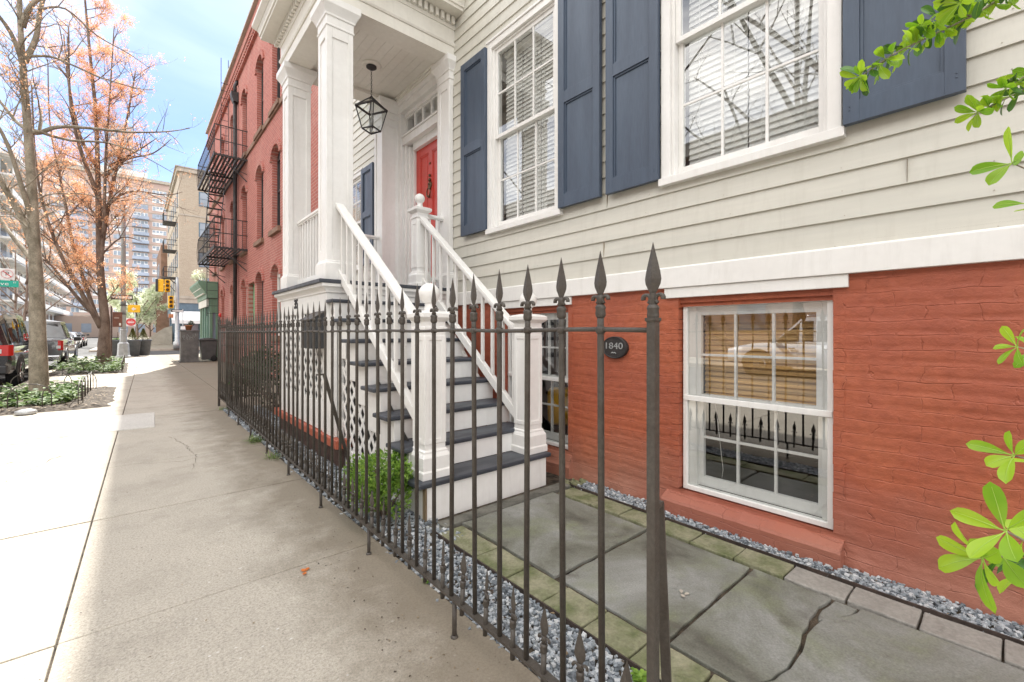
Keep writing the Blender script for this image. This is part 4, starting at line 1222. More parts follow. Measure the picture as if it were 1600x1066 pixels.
# ------------------------------------------------------------------ iron fence
def spear(mb, x, y, z, s=1.0, along='y', tip=None):
    """spear head with collar and two scrolls; z = height of the collar's foot"""
    def q(a, b, c): return (x + b, y + a, z + c) if along == 'y' else (x + a, y + b, z + c)
    r = .0135 * s
    mb.lathe([(.0105 * s, -.004), (r * 1.05, 0), (r * 1.15, .008 * s), (r * 1.05, .02 * s), (r * 1.2, .026 * s), (r * .9, .034 * s)], (x, y, z), 10)
    mb.lathe([(r * .75, .034 * s), (r * .6, .05 * s), (r * .75, .062 * s)], (x, y, z), 8)
    for sg in (-1, 1):       # scrolls
        pts = []
        for k in range(9):
            t = R(-60 + 255 * k / 8)
            rr = .0125 * s * (1 - .035 * k)
            pts.append(q(sg * (.0190 * s - rr * math.cos(t) * 1.0), 0, .048 * s + rr * math.sin(t) * 1.0 + .001))
        mb.tube(pts, [.0052 * s] * 6 + [.0062 * s] * 3, 6)
    zb = .060 * s
    secs = [(.007, 0), (.013, .010), (.0212, .026), (.0232, .038), (.0202, .056), (.0135, .082), (.0065, .108), (.0006, .130)]
    vs = []; fs = []
    for h, dz in secs:
        h *= s
        t = max(.0006, h * .36)
        for a, b in ((h, 0), (h * .45, t * .5), (0, t), (-h * .45, t * .5), (-h, 0), (-h * .45, -t * .5), (0, -t), (h * .45, -t * .5)): vs.append(q(a, b, zb + dz * s))
    for i in range(len(secs) - 1):
        for k in range(8): fs.append((i * 8 + k, i * 8 + (k + 1) % 8, (i + 1) * 8 + (k + 1) % 8, (i + 1) * 8 + k))
    mb.add(vs, fs, False)
F = thing('iron_fence', (1.02, .626, 0), 'long dark spear-topped iron fence along the pavement in front of the gravel bed', 'fence')
FX = 1.0195
PY = [.669, .852, 1.016, 1.184, 1.348, 1.52, 1.683, 1.845, 2.008, 2.17, 2.325, 2.48, 2.638, 2.790, 2.935, 3.09, 3.245, 3.398, 3.532, 3.674, 3.825]
PY = [1.01 / (1.09 / y - .0145) for y in PY]
while PY[-1] < 8.1: PY.append(PY[-1] + .1555)
def rz(y): return .172 - .003 * y
def fx(y): return 1.01 + .0145 * y + .004 * math.sin(y * 1.3)
g = MB()
g.lathe([(.0118 * 1.414, -.05), (.0118 * 1.414, 1.325), (.0152 * 1.414, 1.33), (.0152 * 1.414, 1.337)], (FX, PY[0], 0), 4, False, rot=math.pi / 4)
spear(g, FX, PY[0], 1.335, 1.04)
g.build('corner_post', 'iron_paint', F, bevel=.002)
pick = None
rp_ = random.Random(4)
for i, y in enumerate(PY[1:]):
    if pick is None:
        m = MB(); m.tube([(0, 0, -1.19), (0, 0, -.02), (0, 0, .0)], .0098, 8); spear(m, 0, 0, 0, 1.0)
        me_o = m.build('picket', 'iron_paint', None)
        pick = me_o
        c = pick
    else:
        c = pick.copy(); COL.objects.link(c)
    c.parent = F
    x = fx(y)
    c.location = (x - 1.02, y - .626, 1.345 + .002 * math.sin(i * 2.1))
    c.rotation_euler = (rp_.uniform(-.004, .004), rp_.uniform(-.004, .004), rp_.uniform(-.12, .12))
spk = None
for a, b in zip(PY, PY[1:]):
    y = (a + b) / 2
    if spk is None:
        m = MB(); m.tube([(0, 0, -.115), (0, 0, 0)], .0095, 8); spear(m, 0, 0, 0, .82); spk = m.build('dog_bar', 'iron_paint', None); c = spk
    else: c = spk.copy(); COL.objects.link(c)
    c.parent = F
    c.location = (fx(y) - 1.02, y - .626, rz(y) + .075)
    c.rotation_euler = (rp_.uniform(-.03, .03), rp_.uniform(-.03, .03), rp_.uniform(-.5, .5))
g = MB()
top = [(fx(y), y, 1.306 + .0022 * math.sin(y * 9) - .0015 * (y > 3)) for y in [PY[0] + k * .08 for k in range(int((PY[-1] - PY[0]) / .08) + 1)]] + [(fx(PY[-1]), PY[-1], 1.306)]
g.tube(top, .0068, 8)
for y in PY[1:]: g.lathe([(.0125, 1.296), (.0145, 1.302), (.0145, 1.311), (.0125, 1.316)], (fx(y), y, 0), 8)
g.build('top_rail', 'iron_paint', F)
g = MB()
yy = [PY[0] + (PY[-1] - PY[0]) * k / 40 for k in range(41)]
for a, b in zip(yy, yy[1:]): g.beam((fx(a), a, rz(a)), (fx(b), b, rz(b)), .030, .011)
g.build('bottom_rail', 'iron_paint', F)
for y, x in ((1.58, 1.03), (2.50, 1.04), (3.40, 1.05), (4.36, 1.055), (5.30, 1.06), (6.25, 1.075), (7.17, 1.08), (8.03, 1.085)):
    m = MB(); x = fx(y); m.tube([(x, y, -.03), (x, y, rz(y) - .006)], [.0105, .0100], 8)
    m.lathe([(.018, .0), (.016, .006), (.011, .012)], (x, y, 0), 8)
    m.build('foot', 'iron_paint', F)
for p0, p1 in (((1.035, .632, .84), (1.22, .69, -.02)), ((1.075, 3.50, .975), (1.50, 3.92, -.02))):
    m = MB(); m.beam((p0[0] - .02, p0[1], p0[2]), (p0[0] + .045, p0[1] + .01, p0[2] + .0), .022, .012); m.beam((p0[0] + .04, p0[1] + .01, p0[2]), p1, .026, .012)
    m.build('brace', 'iron_paint', F)

# the neighbour's fence: end post, a short run and the return to the wall
F2 = thing('iron_fence', (1.14, 9.25, 0), 'short dark iron fence of the red building, with spade finials, meeting the long spear-topped fence', 'fence')
def spade(mb, x, y, z, s=1.0):
    mb.prism([(-.005, 0), (-.022, .012), (-.024, .026), (-.012, .05), (0, .085), (.012, .05), (.024, .026), (.022, .012), (.005, 0)][::1], 'y', y - .006, y + .006) if False else None
    P = [(-.005, 0), (-.024, .010), (-.027, .028), (-.014, .052), (0, .092), (.014, .052), (.027, .028), (.024, .010), (.005, 0)]
    mb.prism([(x + a * s, z + b * s) for a, b in P], 'y', y - .006, y + .006)
g = MB(); g.box(1.125, 1.16, 9.19, 9.225, -.02, 1.44); g.lathe([(.03, 1.44), (.02, 1.455), (.012, 1.47), (.02, 1.49), (.024, 1.50), (.016, 1.53), (.001, 1.60)], (1.142, 9.207, 0), 10)
g.build('end_post', 'iron_paint', F2)
g = MB(); g.box(1.165, 3.0, 9.20, 9.212, 1.275, 1.30); g.box(1.165, 3.0, 9.20, 9.212, .13, .155); g.box(1.165, 3.0, 9.20, 9.212, 1.06, 1.075)
g.box(1.135, 1.15, 8.20, 9.19, 1.295, 1.31); g.box(1.13, 1.16, 8.20, 9.19, .150, .165); g.build('rail', 'iron_paint', F2)
x = 1.30; k = 0
while x < 2.95:
    m = MB(); m.tube([(x, 9.206, .1), (x, 9.206, 1.42)], .0095, 6)
    if k % 2 == 0: spade(m, x, 9.206, 1.42, 1.1)
    m.build('picket', 'iron_paint', F2); x += .125; k += 1
for y in (8.30, 8.47, 8.64, 8.81, 8.98, 9.10):
    m = MB(); m.tube([(1.142, y, .17), (1.142, y, 1.40)], .0095, 6); spear(m, 1.142, y, 1.37, 1.0); m.build('picket', 'iron_paint', F2)
for y in (8.38, 8.56, 8.72, 8.9, 9.05):
    m = MB(); m.tube([(1.142, y, .17), (1.142, y, .30)], .0095, 6); spear(m, 1.142, y, .29, .9); m.build('dog_bar', 'iron_paint', F2)

# ------------------------------------------------------------------ leaves and plants
def leaf(mb, base, d, up, L, W, curl=.25, n=4, fold=.25, shape='obovate'):
    """one blade: base point, direction, up normal, length, width"""
    d = Vector(d).normalized(); up = Vector(up)
    side = d.cross(up)
    if side.length < 1e-3: side = d.cross(Vector((.3, .5, .8)))
    side.normalize(); nrm = side.cross(d).normalized()
    base = Vector(base)
    vs = []
    prof = {'obovate': [.06, .34, .66, .90, 1.0, .88, .0], 'oval': [.1, .75, 1.0, .85, .45, 0], 'lance': [.1, .8, 1.0, .7, .35, 0]}[shape]
    m = len(prof) - 1
    for i, w in enumerate(prof):
        t = i / m
        c = base + d * L * t - nrm * curl * L * t * t
        h = W / 2 * w
        if i == 0 or i == m: vs.append(c)
        else:
            vs += [c + side * h + nrm * fold * h, c, c - side * h + nrm * fold * h]
    fs = []
    fs += [(0, 2, 1), (0, 3, 2)]
    for i in range(m - 2):
        a = 1 + 3 * i; b = a + 3
        fs += [(a, a + 1, b + 1, b), (a + 1, a + 2, b + 2, b + 1)]
    a = 1 + 3 * (m - 2); e = len(vs) - 1
    fs += [(a, a + 1, e), (a + 1, a + 2, e)]
    mb.add(vs, fs, True)
def rvec(r, s=1.0): return Vector((r.gauss(0, s), r.gauss(0, s), r.gauss(0, s)))
def bush(mb_leaf, mb_twig, c, rad, n, L, seed, flat=1.0, shape='oval', root=None):
    r = random.Random(seed)
    c = Vector(c)
    root = Vector(root) if root else c + Vector((0, 0, -rad * flat))
    lobes = [(c + Vector((r.uniform(-.75, .75) * rad, r.uniform(-.75, .75) * rad, r.uniform(-.5, .75) * rad * flat)), rad * r.uniform(.22, .5)) for _ in range(13)]
    for lc, lr in lobes:
        mb_twig.tube([root, root.lerp(lc, .5) + rvec(r, rad * .06), lc], [.012, .007, .003], 5)
    for _ in range(n):
        lc, lr = r.choice(lobes)
        d = rvec(r).normalized()
        p = lc + d * lr * r.uniform(.55, 1.05)
        if (p.z < root.z + .02): continue
        dd = (d + rvec(r, .5) + Vector((0, 0, .5))).normalized()
        leaf(mb_leaf, p, dd, rvec(r) + Vector((0, 0, 1)), L * r.uniform(.7, 1.2), L * r.uniform(.4, .6), .2, shape=shape)
B = thing('boxwood_shrub', (1.33, 3.0, 0), 'small rounded bright green shrub in the gravel between the fence and the stairs', 'shrub')
lf, tw = MB(), MB()
bush(lf, tw, (1.335, 2.95, .24), .225, 4300, .030, 5, .80, root=(1.34, 2.95, .0))
tw.tube([(1.34, 2.95, -.02), (1.30, 2.90, .08), (1.28, 2.85, .2)], [.012, .009, .004], 6)
lf.build('foliage', 'box_leaf', B); tw.build('stems', 'bark_brown', B)
B = thing('evergreen_hedge', (1.95, 7.6, 0), 'dark green evergreen bush behind the long fence beyond the porch', 'shrub')
lf, tw = MB(), MB()
bush(lf, tw, (1.75, 7.7, .50), .55, 5200, .045, 6, 1.0, root=(1.8, 7.8, 0)); bush(lf, tw, (2.4, 8.2, .42), .5, 2400, .045, 7, .9, root=(2.4, 8.2, 0))
lf.build('foliage', 'hedge_leaf', B); tw.build('stems', 'bark_brown', B)
def tuft(x, y, n, L, label, seed):
    r = random.Random(seed)
    m = MB()
    for _ in range(n):
        a = r.uniform(0, 6.3); e = r.uniform(.3, 1.3)
        d = Vector((math.cos(a) * math.cos(e), math.sin(a) * math.cos(e), math.sin(e)))
        leaf(m, (x + r.gauss(0, .03), y + r.gauss(0, .05), -.01), d, (0, 0, 1), L * r.uniform(.5, 1.1), .006, .6, shape='lance')
    tag(m.build('grass_tuft', 'grass_leaf', None, loc=(x, y, 0)), label, 'grass tuft', 'weeds and tufts along the fence foot')
tuft(1.10, 5.95, 150, .17, 'larger of two spiky grass tufts growing at the fence foot, the farther one', 1)
tuft(1.10, 5.05, 90, .13, 'smaller grass tuft at the fence foot, nearer the shrub', 2)
tuft(1.15, 8.75, 60, .12, 'grass tuft beneath the end of the fence near its far post', 3)
def weed(x, y, n, L, label, seed):
    r = random.Random(seed); m = MB()
    for _ in range(n):
        a = r.uniform(0, 6.3)
        leaf(m, (x + r.gauss(0, .012), y + r.gauss(0, .012), r.uniform(0, .02)), (math.cos(a), math.sin(a), r.uniform(.1, .9)), (0, 0, 1), L * r.uniform(.5, 1), L * .45, .3)
    tag(m.build('weed', 'box_leaf', None, loc=(x, y, 0)), label, 'weed', 'weeds and tufts along the fence foot')
weed(1.155, 2.02, 26, .03, 'tiny green weed growing out of the gravel edge on the pavement side', 4)
weed(1.43, .93, 60, .035, 'small bright green weed in the gravel beside the fence corner post', 5)
# fallen leaves
def fallen(x, y, s, label, mt, seed, z=.006):
    m = MB(); r = random.Random(seed)
    for k in range(3 if s > .02 else 1):
        a = r.uniform(0, 6.3)
        leaf(m, (x + r.uniform(-.01, .01), y + r.uniform(-.01, .01), z + .002 * k), (math.cos(a), math.sin(a), .02), (0, 0, 1), s, s * .6, -.05, fold=.1)
    tag(m.build('fallen_leaf', mt, None, loc=(x, y, z)), label, 'leaf', 'leaves fallen on the paving')
fallen(.70, 2.53, .035, 'crumpled orange leaf on the pavement just beyond the near joint', 'dry_leaf', 1)
fallen(2.05, 1.10, .03, 'pale dry leaf lying on the bluestone slab beside the corner post', 'limestone', 2)
rl = random.Random(12)
sm = MB()
for k in range(620):
    sm.mi(rl.randint(0, 2)); a = rl.uniform(0, 6.3); s_ = rl.uniform(.004, .013)
    near = rl.random() < .6
    leaf(sm, (rl.uniform(.75, 1.02) if near else rl.uniform(-1.6, 1.0), rl.uniform(1.2, 7.5), .0045), (math.cos(a), math.sin(a), .05), (0, 0, 1), s_, s_ * .6, -.05, fold=.1)
for k in range(130):
    sm.mi(rl.randint(0, 2)); a = rl.uniform(0, 6.3); s_ = rl.uniform(.010, .024)
    leaf(sm, (rl.choice([rl.uniform(1.15, 1.46), rl.uniform(1.15, 1.46), rl.uniform(2.81, 2.98)]), rl.uniform(.0, 4.0), .012), (math.cos(a), math.sin(a), .15), (0, 0, 1), s_, s_ * .55, .1, fold=.2)
struct(tag(sm.build('leaf_scraps', ['soil', 'rust_iron', 'bare_wood']), 'tiny scraps of dry leaf and grit strewn on the pavement', 'debris'), 'stuff')

# foreground shrub reaching in from the right
S = thing('foreground_shrub', (1.2, -.42, 0), 'leafy shrub with bright green leaves reaching in from the right in the foreground', 'shrub')
lf, ol, tw = MB(), MB(), MB()
rs = random.Random(21)
def leafhd(mb, base, d, up, L, W, curl=.2):
    """close-up leaf: smooth obovate blade with a folded midrib and a petiole"""
    d = Vector(d).normalized(); side = d.cross(Vector(up))
    if side.length < 1e-3: side = d.cross(Vector((.3, .5, .8)))
    side.normalize(); nrm = side.cross(d).normalized(); base = Vector(base)
    wav = rs.uniform(-.05, .05); fold = rs.uniform(.16, .36); pet = L * .10
    vs = []; mid = []; n = 9
    for i in range(n + 1):
        t = i / n
        w = W / 2 * min(1, 1.95 * (t ** 1.05) * ((1 - t) ** .50) + (.05 if i == 0 else 0))
        c = base + d * (pet + L * t) - nrm * curl * L * t * t + side * L * .06 * math.sin(t * 2.2)
        mid.append(c + nrm * .0002)
        for q in (-1, -.5, 0, .5, 1): vs.append(c + side * w * q + nrm * (fold * w * abs(q) ** 1.2 + wav * L * .5 * math.sin(6 * t) * abs(q)))
    mb.add(vs, [(i * 5 + k, i * 5 + k + 1, (i + 1) * 5 + k + 1, (i + 1) * 5 + k) for i in range(n) for k in range(4)], True)
    mb.mi(1); mb.tube([base, mid[0]] + mid[1:-1], [.0009] + [max(.0002, .0008 * (1 - i / n)) for i in range(n)], 4, False); mb.mi(0)
def spray(pts, r0, n_whorl, L, step, seed, endn=6, old=.3, spread=1.0):
    """a twig with whorls of leaves along it, a rosette at the tip"""
    r = random.Random(seed)
    pts = [Vector(p) for p in pts]
    tw.tube(pts, [r0 * (1 - .65 * i / (len(pts) - 1)) for i in range(len(pts))], 7)
    segs = [(a, b) for a, b in zip(pts, pts[1:])]
    tot = sum((b - a).length for a, b in segs)
    s = step * .5
    while s < tot:
        q = s
        for a, b in segs:
            l = (b - a).length
            if q <= l: break
            q -= l
        p = a.lerp(b, q / l); d = (b - a).normalized()
        for k in range(n_whorl):
            v = rvec(r).normalized(); v = (v - d * v.dot(d)).normalized() * spread + d * r.uniform(.3, 1.0)
            v.z += .12
            tgt = ol if r.random() < old else lf
            leafhd(tgt, p, v, Vector((0, 0, 1)) + rvec(r, .6), L * r.uniform(.6, 1.05), L * r.uniform(.44, .58), r.uniform(.05, .35))
        s += step * r.uniform(.7, 1.3)
    p = pts[-1]; d = (pts[-1] - pts[-2]).normalized()
    for k in range(endn):
        a = 2 * math.pi * k / endn + r.uniform(-.3, .3)
        u = d.cross(Vector((0, 0, 1))).normalized(); w_ = u.cross(d)
        v = u * math.cos(a) + w_ * math.sin(a) + d * r.uniform(.4, .9)
        leafhd(lf, p, v, d + rvec(r, .2), L * r.uniform(.6, 1.05), L * r.uniform(.44, .56), r.uniform(.05, .3))
tw.tube([(1.2, -.42, -.03), (1.18, -.40, .5), (1.2, -.38, 1.2), (1.25, -.36, 1.9)], [.022, .018, .013, .006], 8)
def RP(u, v, t):
    k = (u - 800) / 688.0; s_, c_ = .6522, .7581
    return (t * (s_ + k * c_), t * (c_ - k * s_), 1.3 - t * (v - 519) / 688.0)
TR = lambda z: Vector((1.2, -.39, z))
spray([TR(.8), RP(1760, 905, .54), RP(1660, 880, .54), RP(1595, 868, .52), RP(1535, 872, .52)], .0030, 3, .050, .030, 1, 7, .3)
spray([RP(1660, 880, .52), RP(1610, 850, .50), RP(1572, 830, .49)], .0025, 2, .048, .035, 2, 5, .2)
spray([RP(1680, 900, .54), RP(1630, 915, .55), RP(1600, 900, .56)], .0025, 2, .052, .04, 12, 3, .95)
spray([TR(1.0), RP(1760, 760, .66), RP(1660, 735, .66), RP(1610, 718, .64), RP(1585, 712, .64)], .0028, 2, .050, .07, 3, 5, .1)
spray([TR(1.1), RP(1760, 580, .74), RP(1660, 560, .74), RP(1612, 548, .72), RP(1590, 542, .72)], .0025, 2, .038, .08, 4, 5, .1)
spray([TR(1.4), RP(1760, 330, .66), RP(1660, 300, .66), RP(1612, 268, .65), RP(1582, 255, .65)], .0025, 1, .050, .07, 5, 4, .0, .5)
spray([RP(1680, 330, .6), RP(1630, 322, .6), RP(1606, 318, .6)], .002, 1, .035, .06, 15, 2, .0, .5)
spray([TR(1.75), RP(1720, 90, 1.15), RP(1640, 115, 1.15), RP(1590, 145, 1.13), RP(1545, 168, 1.12), RP(1528, 175, 1.12)], .0035, 3, .050, .026, 6, 7, .45)
spray([RP(1640, 115, 1.15), RP(1600, 120, 1.10), RP(1572, 138, 1.1)], .0025, 3, .046, .022, 16, 6, .4)
spray([TR(1.85), RP(1700, -90, 1.2), RP(1590, -20, 1.2), RP(1520, 25, 1.18), RP(1450, 58, 1.16), RP(1395, 85, 1.15), RP(1362, 108, 1.15), RP(1345, 120, 1.15)], .0038, 4, .050, .019, 7, 7, .25)
spray([RP(1520, 25, 1.18), RP(1480, 20, 1.15), RP(1440, 40, 1.14)], .0025, 3, .048, .022, 17, 6, .3)
spray([RP(1600, -30, 1.2), RP(1550, -15, 1.1), RP(1500, 5, 1.08)], .0025, 3, .050, .022, 18, 6, .7)
lf.build('foliage', ['fresh_leaf', 'leaf_rib'], S); ol.build('older_foliage', ['old_leaf', 'fresh_leaf'], S); tw.build('branches', 'bark_grey', S)
# ------------------------------------------------------------------ red brick building next door
RB = thing('brick_building', (3.0, 18.0, 0), 'red brick building with arched windows and a black fire escape next to the clapboard house', 'building')
RY0, RY1, RH = 9.22, 27.6, 11.5
FXR = 3.0
cols = [(13.05, 13.95), (15.08, 15.98), (17.62, 18.45), (20.05, 20.85), (22.6, 23.4), (25.0, 25.8), (10.5, 11.4)]
flo = [(1.75, 3.15), (4.15, 6.45), (7.55, 9.85)]
RW = []
for (a, b) in cols:
    for k, (c, d) in enumerate(flo):
        if k == 0 and 24 < b: continue
        if k == 0: c, d = (.15, 3.15) if abs(a - 15.08) < .1 else (1.2, 3.15)
        RW.append((a, b, c, d))
RW.append((16.35, 17.35, .1, 2.95))
g = MB()
ysb = sorted({RY0, RY1} | {w[0] for w in RW} | {w[1] for w in RW}); zsb = sorted({0.0, RH} | {w[2] for w in RW} | {w[3] for w in RW})
for a, b in zip(ysb, ysb[1:]):
    for c, d in zip(zsb, zsb[1:]):
        if any(w[0] <= a and b <= w[1] and w[2] <= c and d <= w[3] for w in RW): continue
        g.quad((FXR, b, c), (FXR, a, c), (FXR, a, d), (FXR, b, d))
g.quad((FXR, RY1, 0), (FXR, RY1, RH), (16, RY1, RH), (16, RY1, 0)); g.quad((FXR, RY0, 0), (16, RY0, 0), (16, RY0, RH), (FXR, RY0, RH)); g.quad((16, RY0, 0), (16, RY1, 0), (16, RY1, RH), (16, RY0, RH))
for (a, b, c, d) in RW:     # reveals
    g.quad((FXR, a, c), (FXR, a, d), (FXR + .2, a, d), (FXR + .2, a, c)); g.quad((FXR, b, c), (FXR + .2, b, c), (FXR + .2, b, d), (FXR, b, d))
    g.quad((FXR, a, d), (FXR, b, d), (FXR + .2, b, d), (FXR + .2, a, d)); g.quad((FXR, a, c), (FXR + .2, a, c), (FXR + .2, b, c), (FXR, b, c))
g.build('wall', 'red_brick', RB)
g = MB(); g.box(FXR + .4, 15.9, RY0 + .1, RY1 - .1, RH - .3, RH - .1); g.build('roof', 'asphalt', RB)
g = MB(); g.box(FXR + .5, FXR + .55, RY0 + .1, RY1 - .1, 0, RH - .4); g.build('room', 'dark_room', RB)
# cornice: corbelled brick course, stone coping
g = MB()
g.box(FXR - .06, FXR + .3, RY0, RY1 + .06, 10.75, RH + .08); 
y = RY0 + .05
while y < RY1:
    g.box(FXR - .115, FXR - .06, y, y + .11, 10.86, 10.99); g.box(FXR - .085, FXR - .06, y + .11, y + .2, 10.99, 11.09); y += .21
g.box(FXR - .12, FXR - .06, RY0, RY1 + .06, 11.10, 11.17); g.box(FXR - .09, FXR + .0, RY0, RY1 + .06, 10.76, 10.82)
g.build('cornice', 'red_brick', RB)
g = MB(); g.box(FXR - .16, FXR + .35, RY0, RY1 + .1, RH + .081, RH + .17); g.build('coping', 'limestone', RB)
g = MB()
g.box(FXR - .05, FXR + .0, RY0, RY1, 7.36, 7.50); g.box(FXR - .035, FXR, 14.9, RY1, 5.0 - .16, 5.0 - .02) if False else None
g.build('belt_course', 'brownstone', RB)
for i, (a, b, c, d) in enumerate(RW):
    door = a > 16.2 and b < 17.5 or (c < .2)
    m = MB(); cy = (a + b) / 2; hw = (b - a) / 2
    if not (a > 16.2 and b < 17.5):       # arched brick hood over the opening and spandrel filling the corners
        n = 12; rise = .30
        pts = [(cy - hw * math.cos(math.pi * k / n), d - rise + rise * math.sin(math.pi * k / n)) for k in range(n + 1)]
        sp = MB()
        for k in range(n):
            (y0, z0), (y1, z1) = pts[k], pts[k + 1]
            sp.quad((FXR - .001, y1, z1), (FXR - .001, y0, z0), (FXR - .001, y0, d + .001), (FXR - .001, y1, d + .001))
            sp.quad((FXR - .001, y0, z0), (FXR - .001, y1, z1), (FXR + .2, y1, z1), (FXR + .2, y0, z0))
            o = .16; h0 = [(cy - (hw + q) * math.cos(math.pi * t / n), d - rise + (rise + q) * math.sin(math.pi * t / n)) for t in (k, k + 1) for q in (.02, o)]
            (ya, za), (yb, zb), (yc, zc), (yd, zd) = h0
            gapk = .012
            sp.add([(FXR - .05, ya, za), (FXR - .05, yb, zb), (FXR - .05, yd - gapk, zd), (FXR - .05, yc - gapk, zc), (FXR, ya, za), (FXR, yb, zb), (FXR, yd - gapk, zd), (FXR, yc - gapk, zc)],
                   [(0, 1, 2, 3), (0, 4, 5, 1), (3, 2, 6, 7), (1, 5, 6, 2), (0, 3, 7, 4)])
        sp.build('arch_hood', 'red_brick', RB)
    if door and c < .2:
        m.box(FXR + .15, FXR + .19, a, b, c, d); dd = m.build('door', 'green_door_paint' if a > 16.2 else 'black_plastic', RB)
        k = MB()
        for z0, z1 in ((c + .2, c + 1.0), (c + 1.15, d - .35)):
            for y0, y1 in ((a + .1, cy - .04), (cy + .04, b - .1)): k.box(FXR + .135, FXR + .149, y0, y1, z0, z1)
        k.build('panel', 'green_door_paint' if a > 16.2 else 'black_plastic', dd)
        continue
    x = FXR + .13
    m.box(x, x + .06, a, a + .06, c, d); m.box(x, x + .06, b - .06, b, c, d); m.box(x + .001, x + .06, a + .06, b - .06, c, c + .06); m.box(x + .001, x + .06, a + .06, b - .06, d - .30, d)
    m.box(x + .002, x + .05, a + .06, b - .06, (c + d) / 2 - .03, (c + d) / 2 + .03)
    wo2 = m.build('window', 'black_plastic' if i % 3 else 'blind_white', RB)
    q = MB(); q.quad((x + .03, b - .05, c + .05), (x + .03, a + .05, c + .05), (x + .03, a + .05, d - .1), (x + .03, b - .05, d - .1)); q.build('glass', 'window_glass', wo2)
    q = MB(); q.box(x + .10, x + .11, a + .05, b - .05, (c + d) / 2 + .1, d); q.build('blind', 'blind_white', wo2)
    s = MB(); s.box(FXR - .09, FXR + .12, a - .10, b + .10, c - .14, c - .001); s.build('sill', 'brownstone', wo2, bevel=.01)
# door hood and vent pipe details
# fire escape
FE = thing('fire_escape', (2.5, 20.3, 4.3), 'black iron fire escape with two railed balconies and ladder on the red brick facade', 'fire escape')
def balcony(z, y0, y1, xo):
    m = MB()
    for x in [xo + .0 + k * .11 for k in range(int((3.0 - xo) / .11) + 1)]: m.box(x, x + .065, y0, y1, z, z + .02)
    for y in (y0, (y0 + y1) / 2, y1): m.box(xo, 3.0, y - .02, y + .02, z - .06, z - .001)
    m.box(xo - .02, xo + .0, y0, y1, z - .06, z + .05)
    for y in (y0 + .05, y1 - .05): m.beam((xo + .2, y, z - .07), (2.99, y, z - .75), .03, .03); m.beam((xo + .3, y, z - .3), (2.99, y, z - .5), .02, .02)
    m.build('platform', 'black_iron', FE)
    m = MB()
    for h in (.45, .95):
        m.box(xo - .015, xo + .01, y0, y1, z + h, z + h + .03); m.box(xo, 3.0, y0 - .012, y0 + .012, z + h + .001, z + h + .028); m.box(xo, 3.0, y1 - .012, y1 + .012, z + h + .001, z + h + .028)
    y = y0
    while y <= y1 + .01: m.box(xo - .012, xo + .006, y - .009, y + .009, z, z + .96); y += .30
    for k in range(6): 
        x = xo + (3.0 - xo) * k / 6
        for yy in (y0, y1): m.box(x - .008, x + .008, yy - .008, yy + .008, z, z + .96)
    m.build('railing', 'black_iron', FE)
balcony(4.15, 17.5, 22.4, 2.05); balcony(7.25, 17.5, 22.4, 2.05)
m = MB()      # stair between the balconies
for x in (2.15, 2.62):
    m.beam((x, 22.0, 4.17), (x, 19.3, 7.25), .015, .12)
for k in range(14):
    t = (k + .5) / 14; m.box(2.15, 2.62, 22.0 - 2.7 * t - .09, 22.0 - 2.7 * t + .09, 4.17 + 3.08 * t, 4.17 + 3.08 * t + .02)
m.build('stair', 'black_iron', FE)
m = MB()      # drop ladder, gooseneck
for x in (2.10, 2.45): m.beam((x, 20.0, 1.9), (x, 20.0, 6.0), .02, .03, (0, 1, 0))
for k in range(14): m.beam((2.10, 20.0, 2.0 + .29 * k), (2.45, 20.0, 2.0 + .29 * k), .016, .016)
for x in (2.70, 2.95): m.beam((x, 21.2, 8.2), (x, 21.2, RH + .9), .02, .03, (0, 1, 0))
for k in range(11): m.beam((2.70, 21.2, 8.4 + .3 * k), (2.95, 21.2, 8.4 + .3 * k), .016, .016)
m.build('ladder', 'black_iron', FE)
m = MB()      # curved outer basket bars
for z in (4.15, 7.25):
    for k in range(5):
        y = 22.45 + .1
        pts = [(2.05 + .2 * k, 22.4 + .45 * math.sin(t), z + .95 - .95 * (t / math.pi)) for t in [math.pi * i / 10 for i in range(11)]]
        m.tube(pts, .009, 5)
m.build('basket', 'black_iron', FE)
DP = thing('downpipe', (2.92, 19.5, 5), 'black rain pipe with hopper head running down the red brick facade', 'pipe')
m = MB(); m.tube([(2.90, 19.3, .1), (2.90, 19.3, 9.9)], .065, 10); m.build('pipe', 'black_iron', DP)
m = MB(); m.prism([(2.99, 9.9), (2.83, 9.9), (2.76, 10.12), (2.76, 10.26), (2.99, 10.26)][::-1], 'y', 19.15, 19.45); m.tube([(2.9, 19.3, 10.2), (2.9, 19.3, 10.55), (3.0, 19.3, 10.75)], .06, 8); m.build('hopper', 'black_iron', DP)

# green storefront bay at the far end of the red building
GB = thing('green_storefront', (2.6, 25.8, 0), 'green and cream wooden storefront bay projecting from the far end of the red building', 'storefront')
m = MB(); m.box(2.56, 2.98, 24.3, 28.3, 2.85, 3.05); m.box(2.66, 2.98, 24.4, 28.2, 0, .55)
m.prism([(2.98, 3.051), (2.52, 3.051), (2.22, 3.52), (2.22, 3.62), (2.98, 3.62)][::-1], 'y', 24.3, 28.3)
for y in (24.40, 25.3, 26.2, 27.1, 28.06): m.box(2.66, 2.78, y, y + .14, .55, 2.85)
m.box(2.90, 2.98, 24.4, 24.54, .55, 2.85); m.box(2.66, 2.98, 24.41, 24.53, 2.2, 2.85)
m.build('frame', 'green_paint', GB, bevel=.01)
m = MB()
for y in (24.54, 25.44, 26.34, 27.24): m.quad((2.72, y + .76, .56), (2.72, y, .56), (2.72, y, 2.84), (2.72, y + .76, 2.84))
m.quad((2.78, 24.48, .56), (2.90, 24.48, .56), (2.90, 24.48, 2.2), (2.78, 24.48, 2.2)); m.build('glass', 'far_glass', GB)
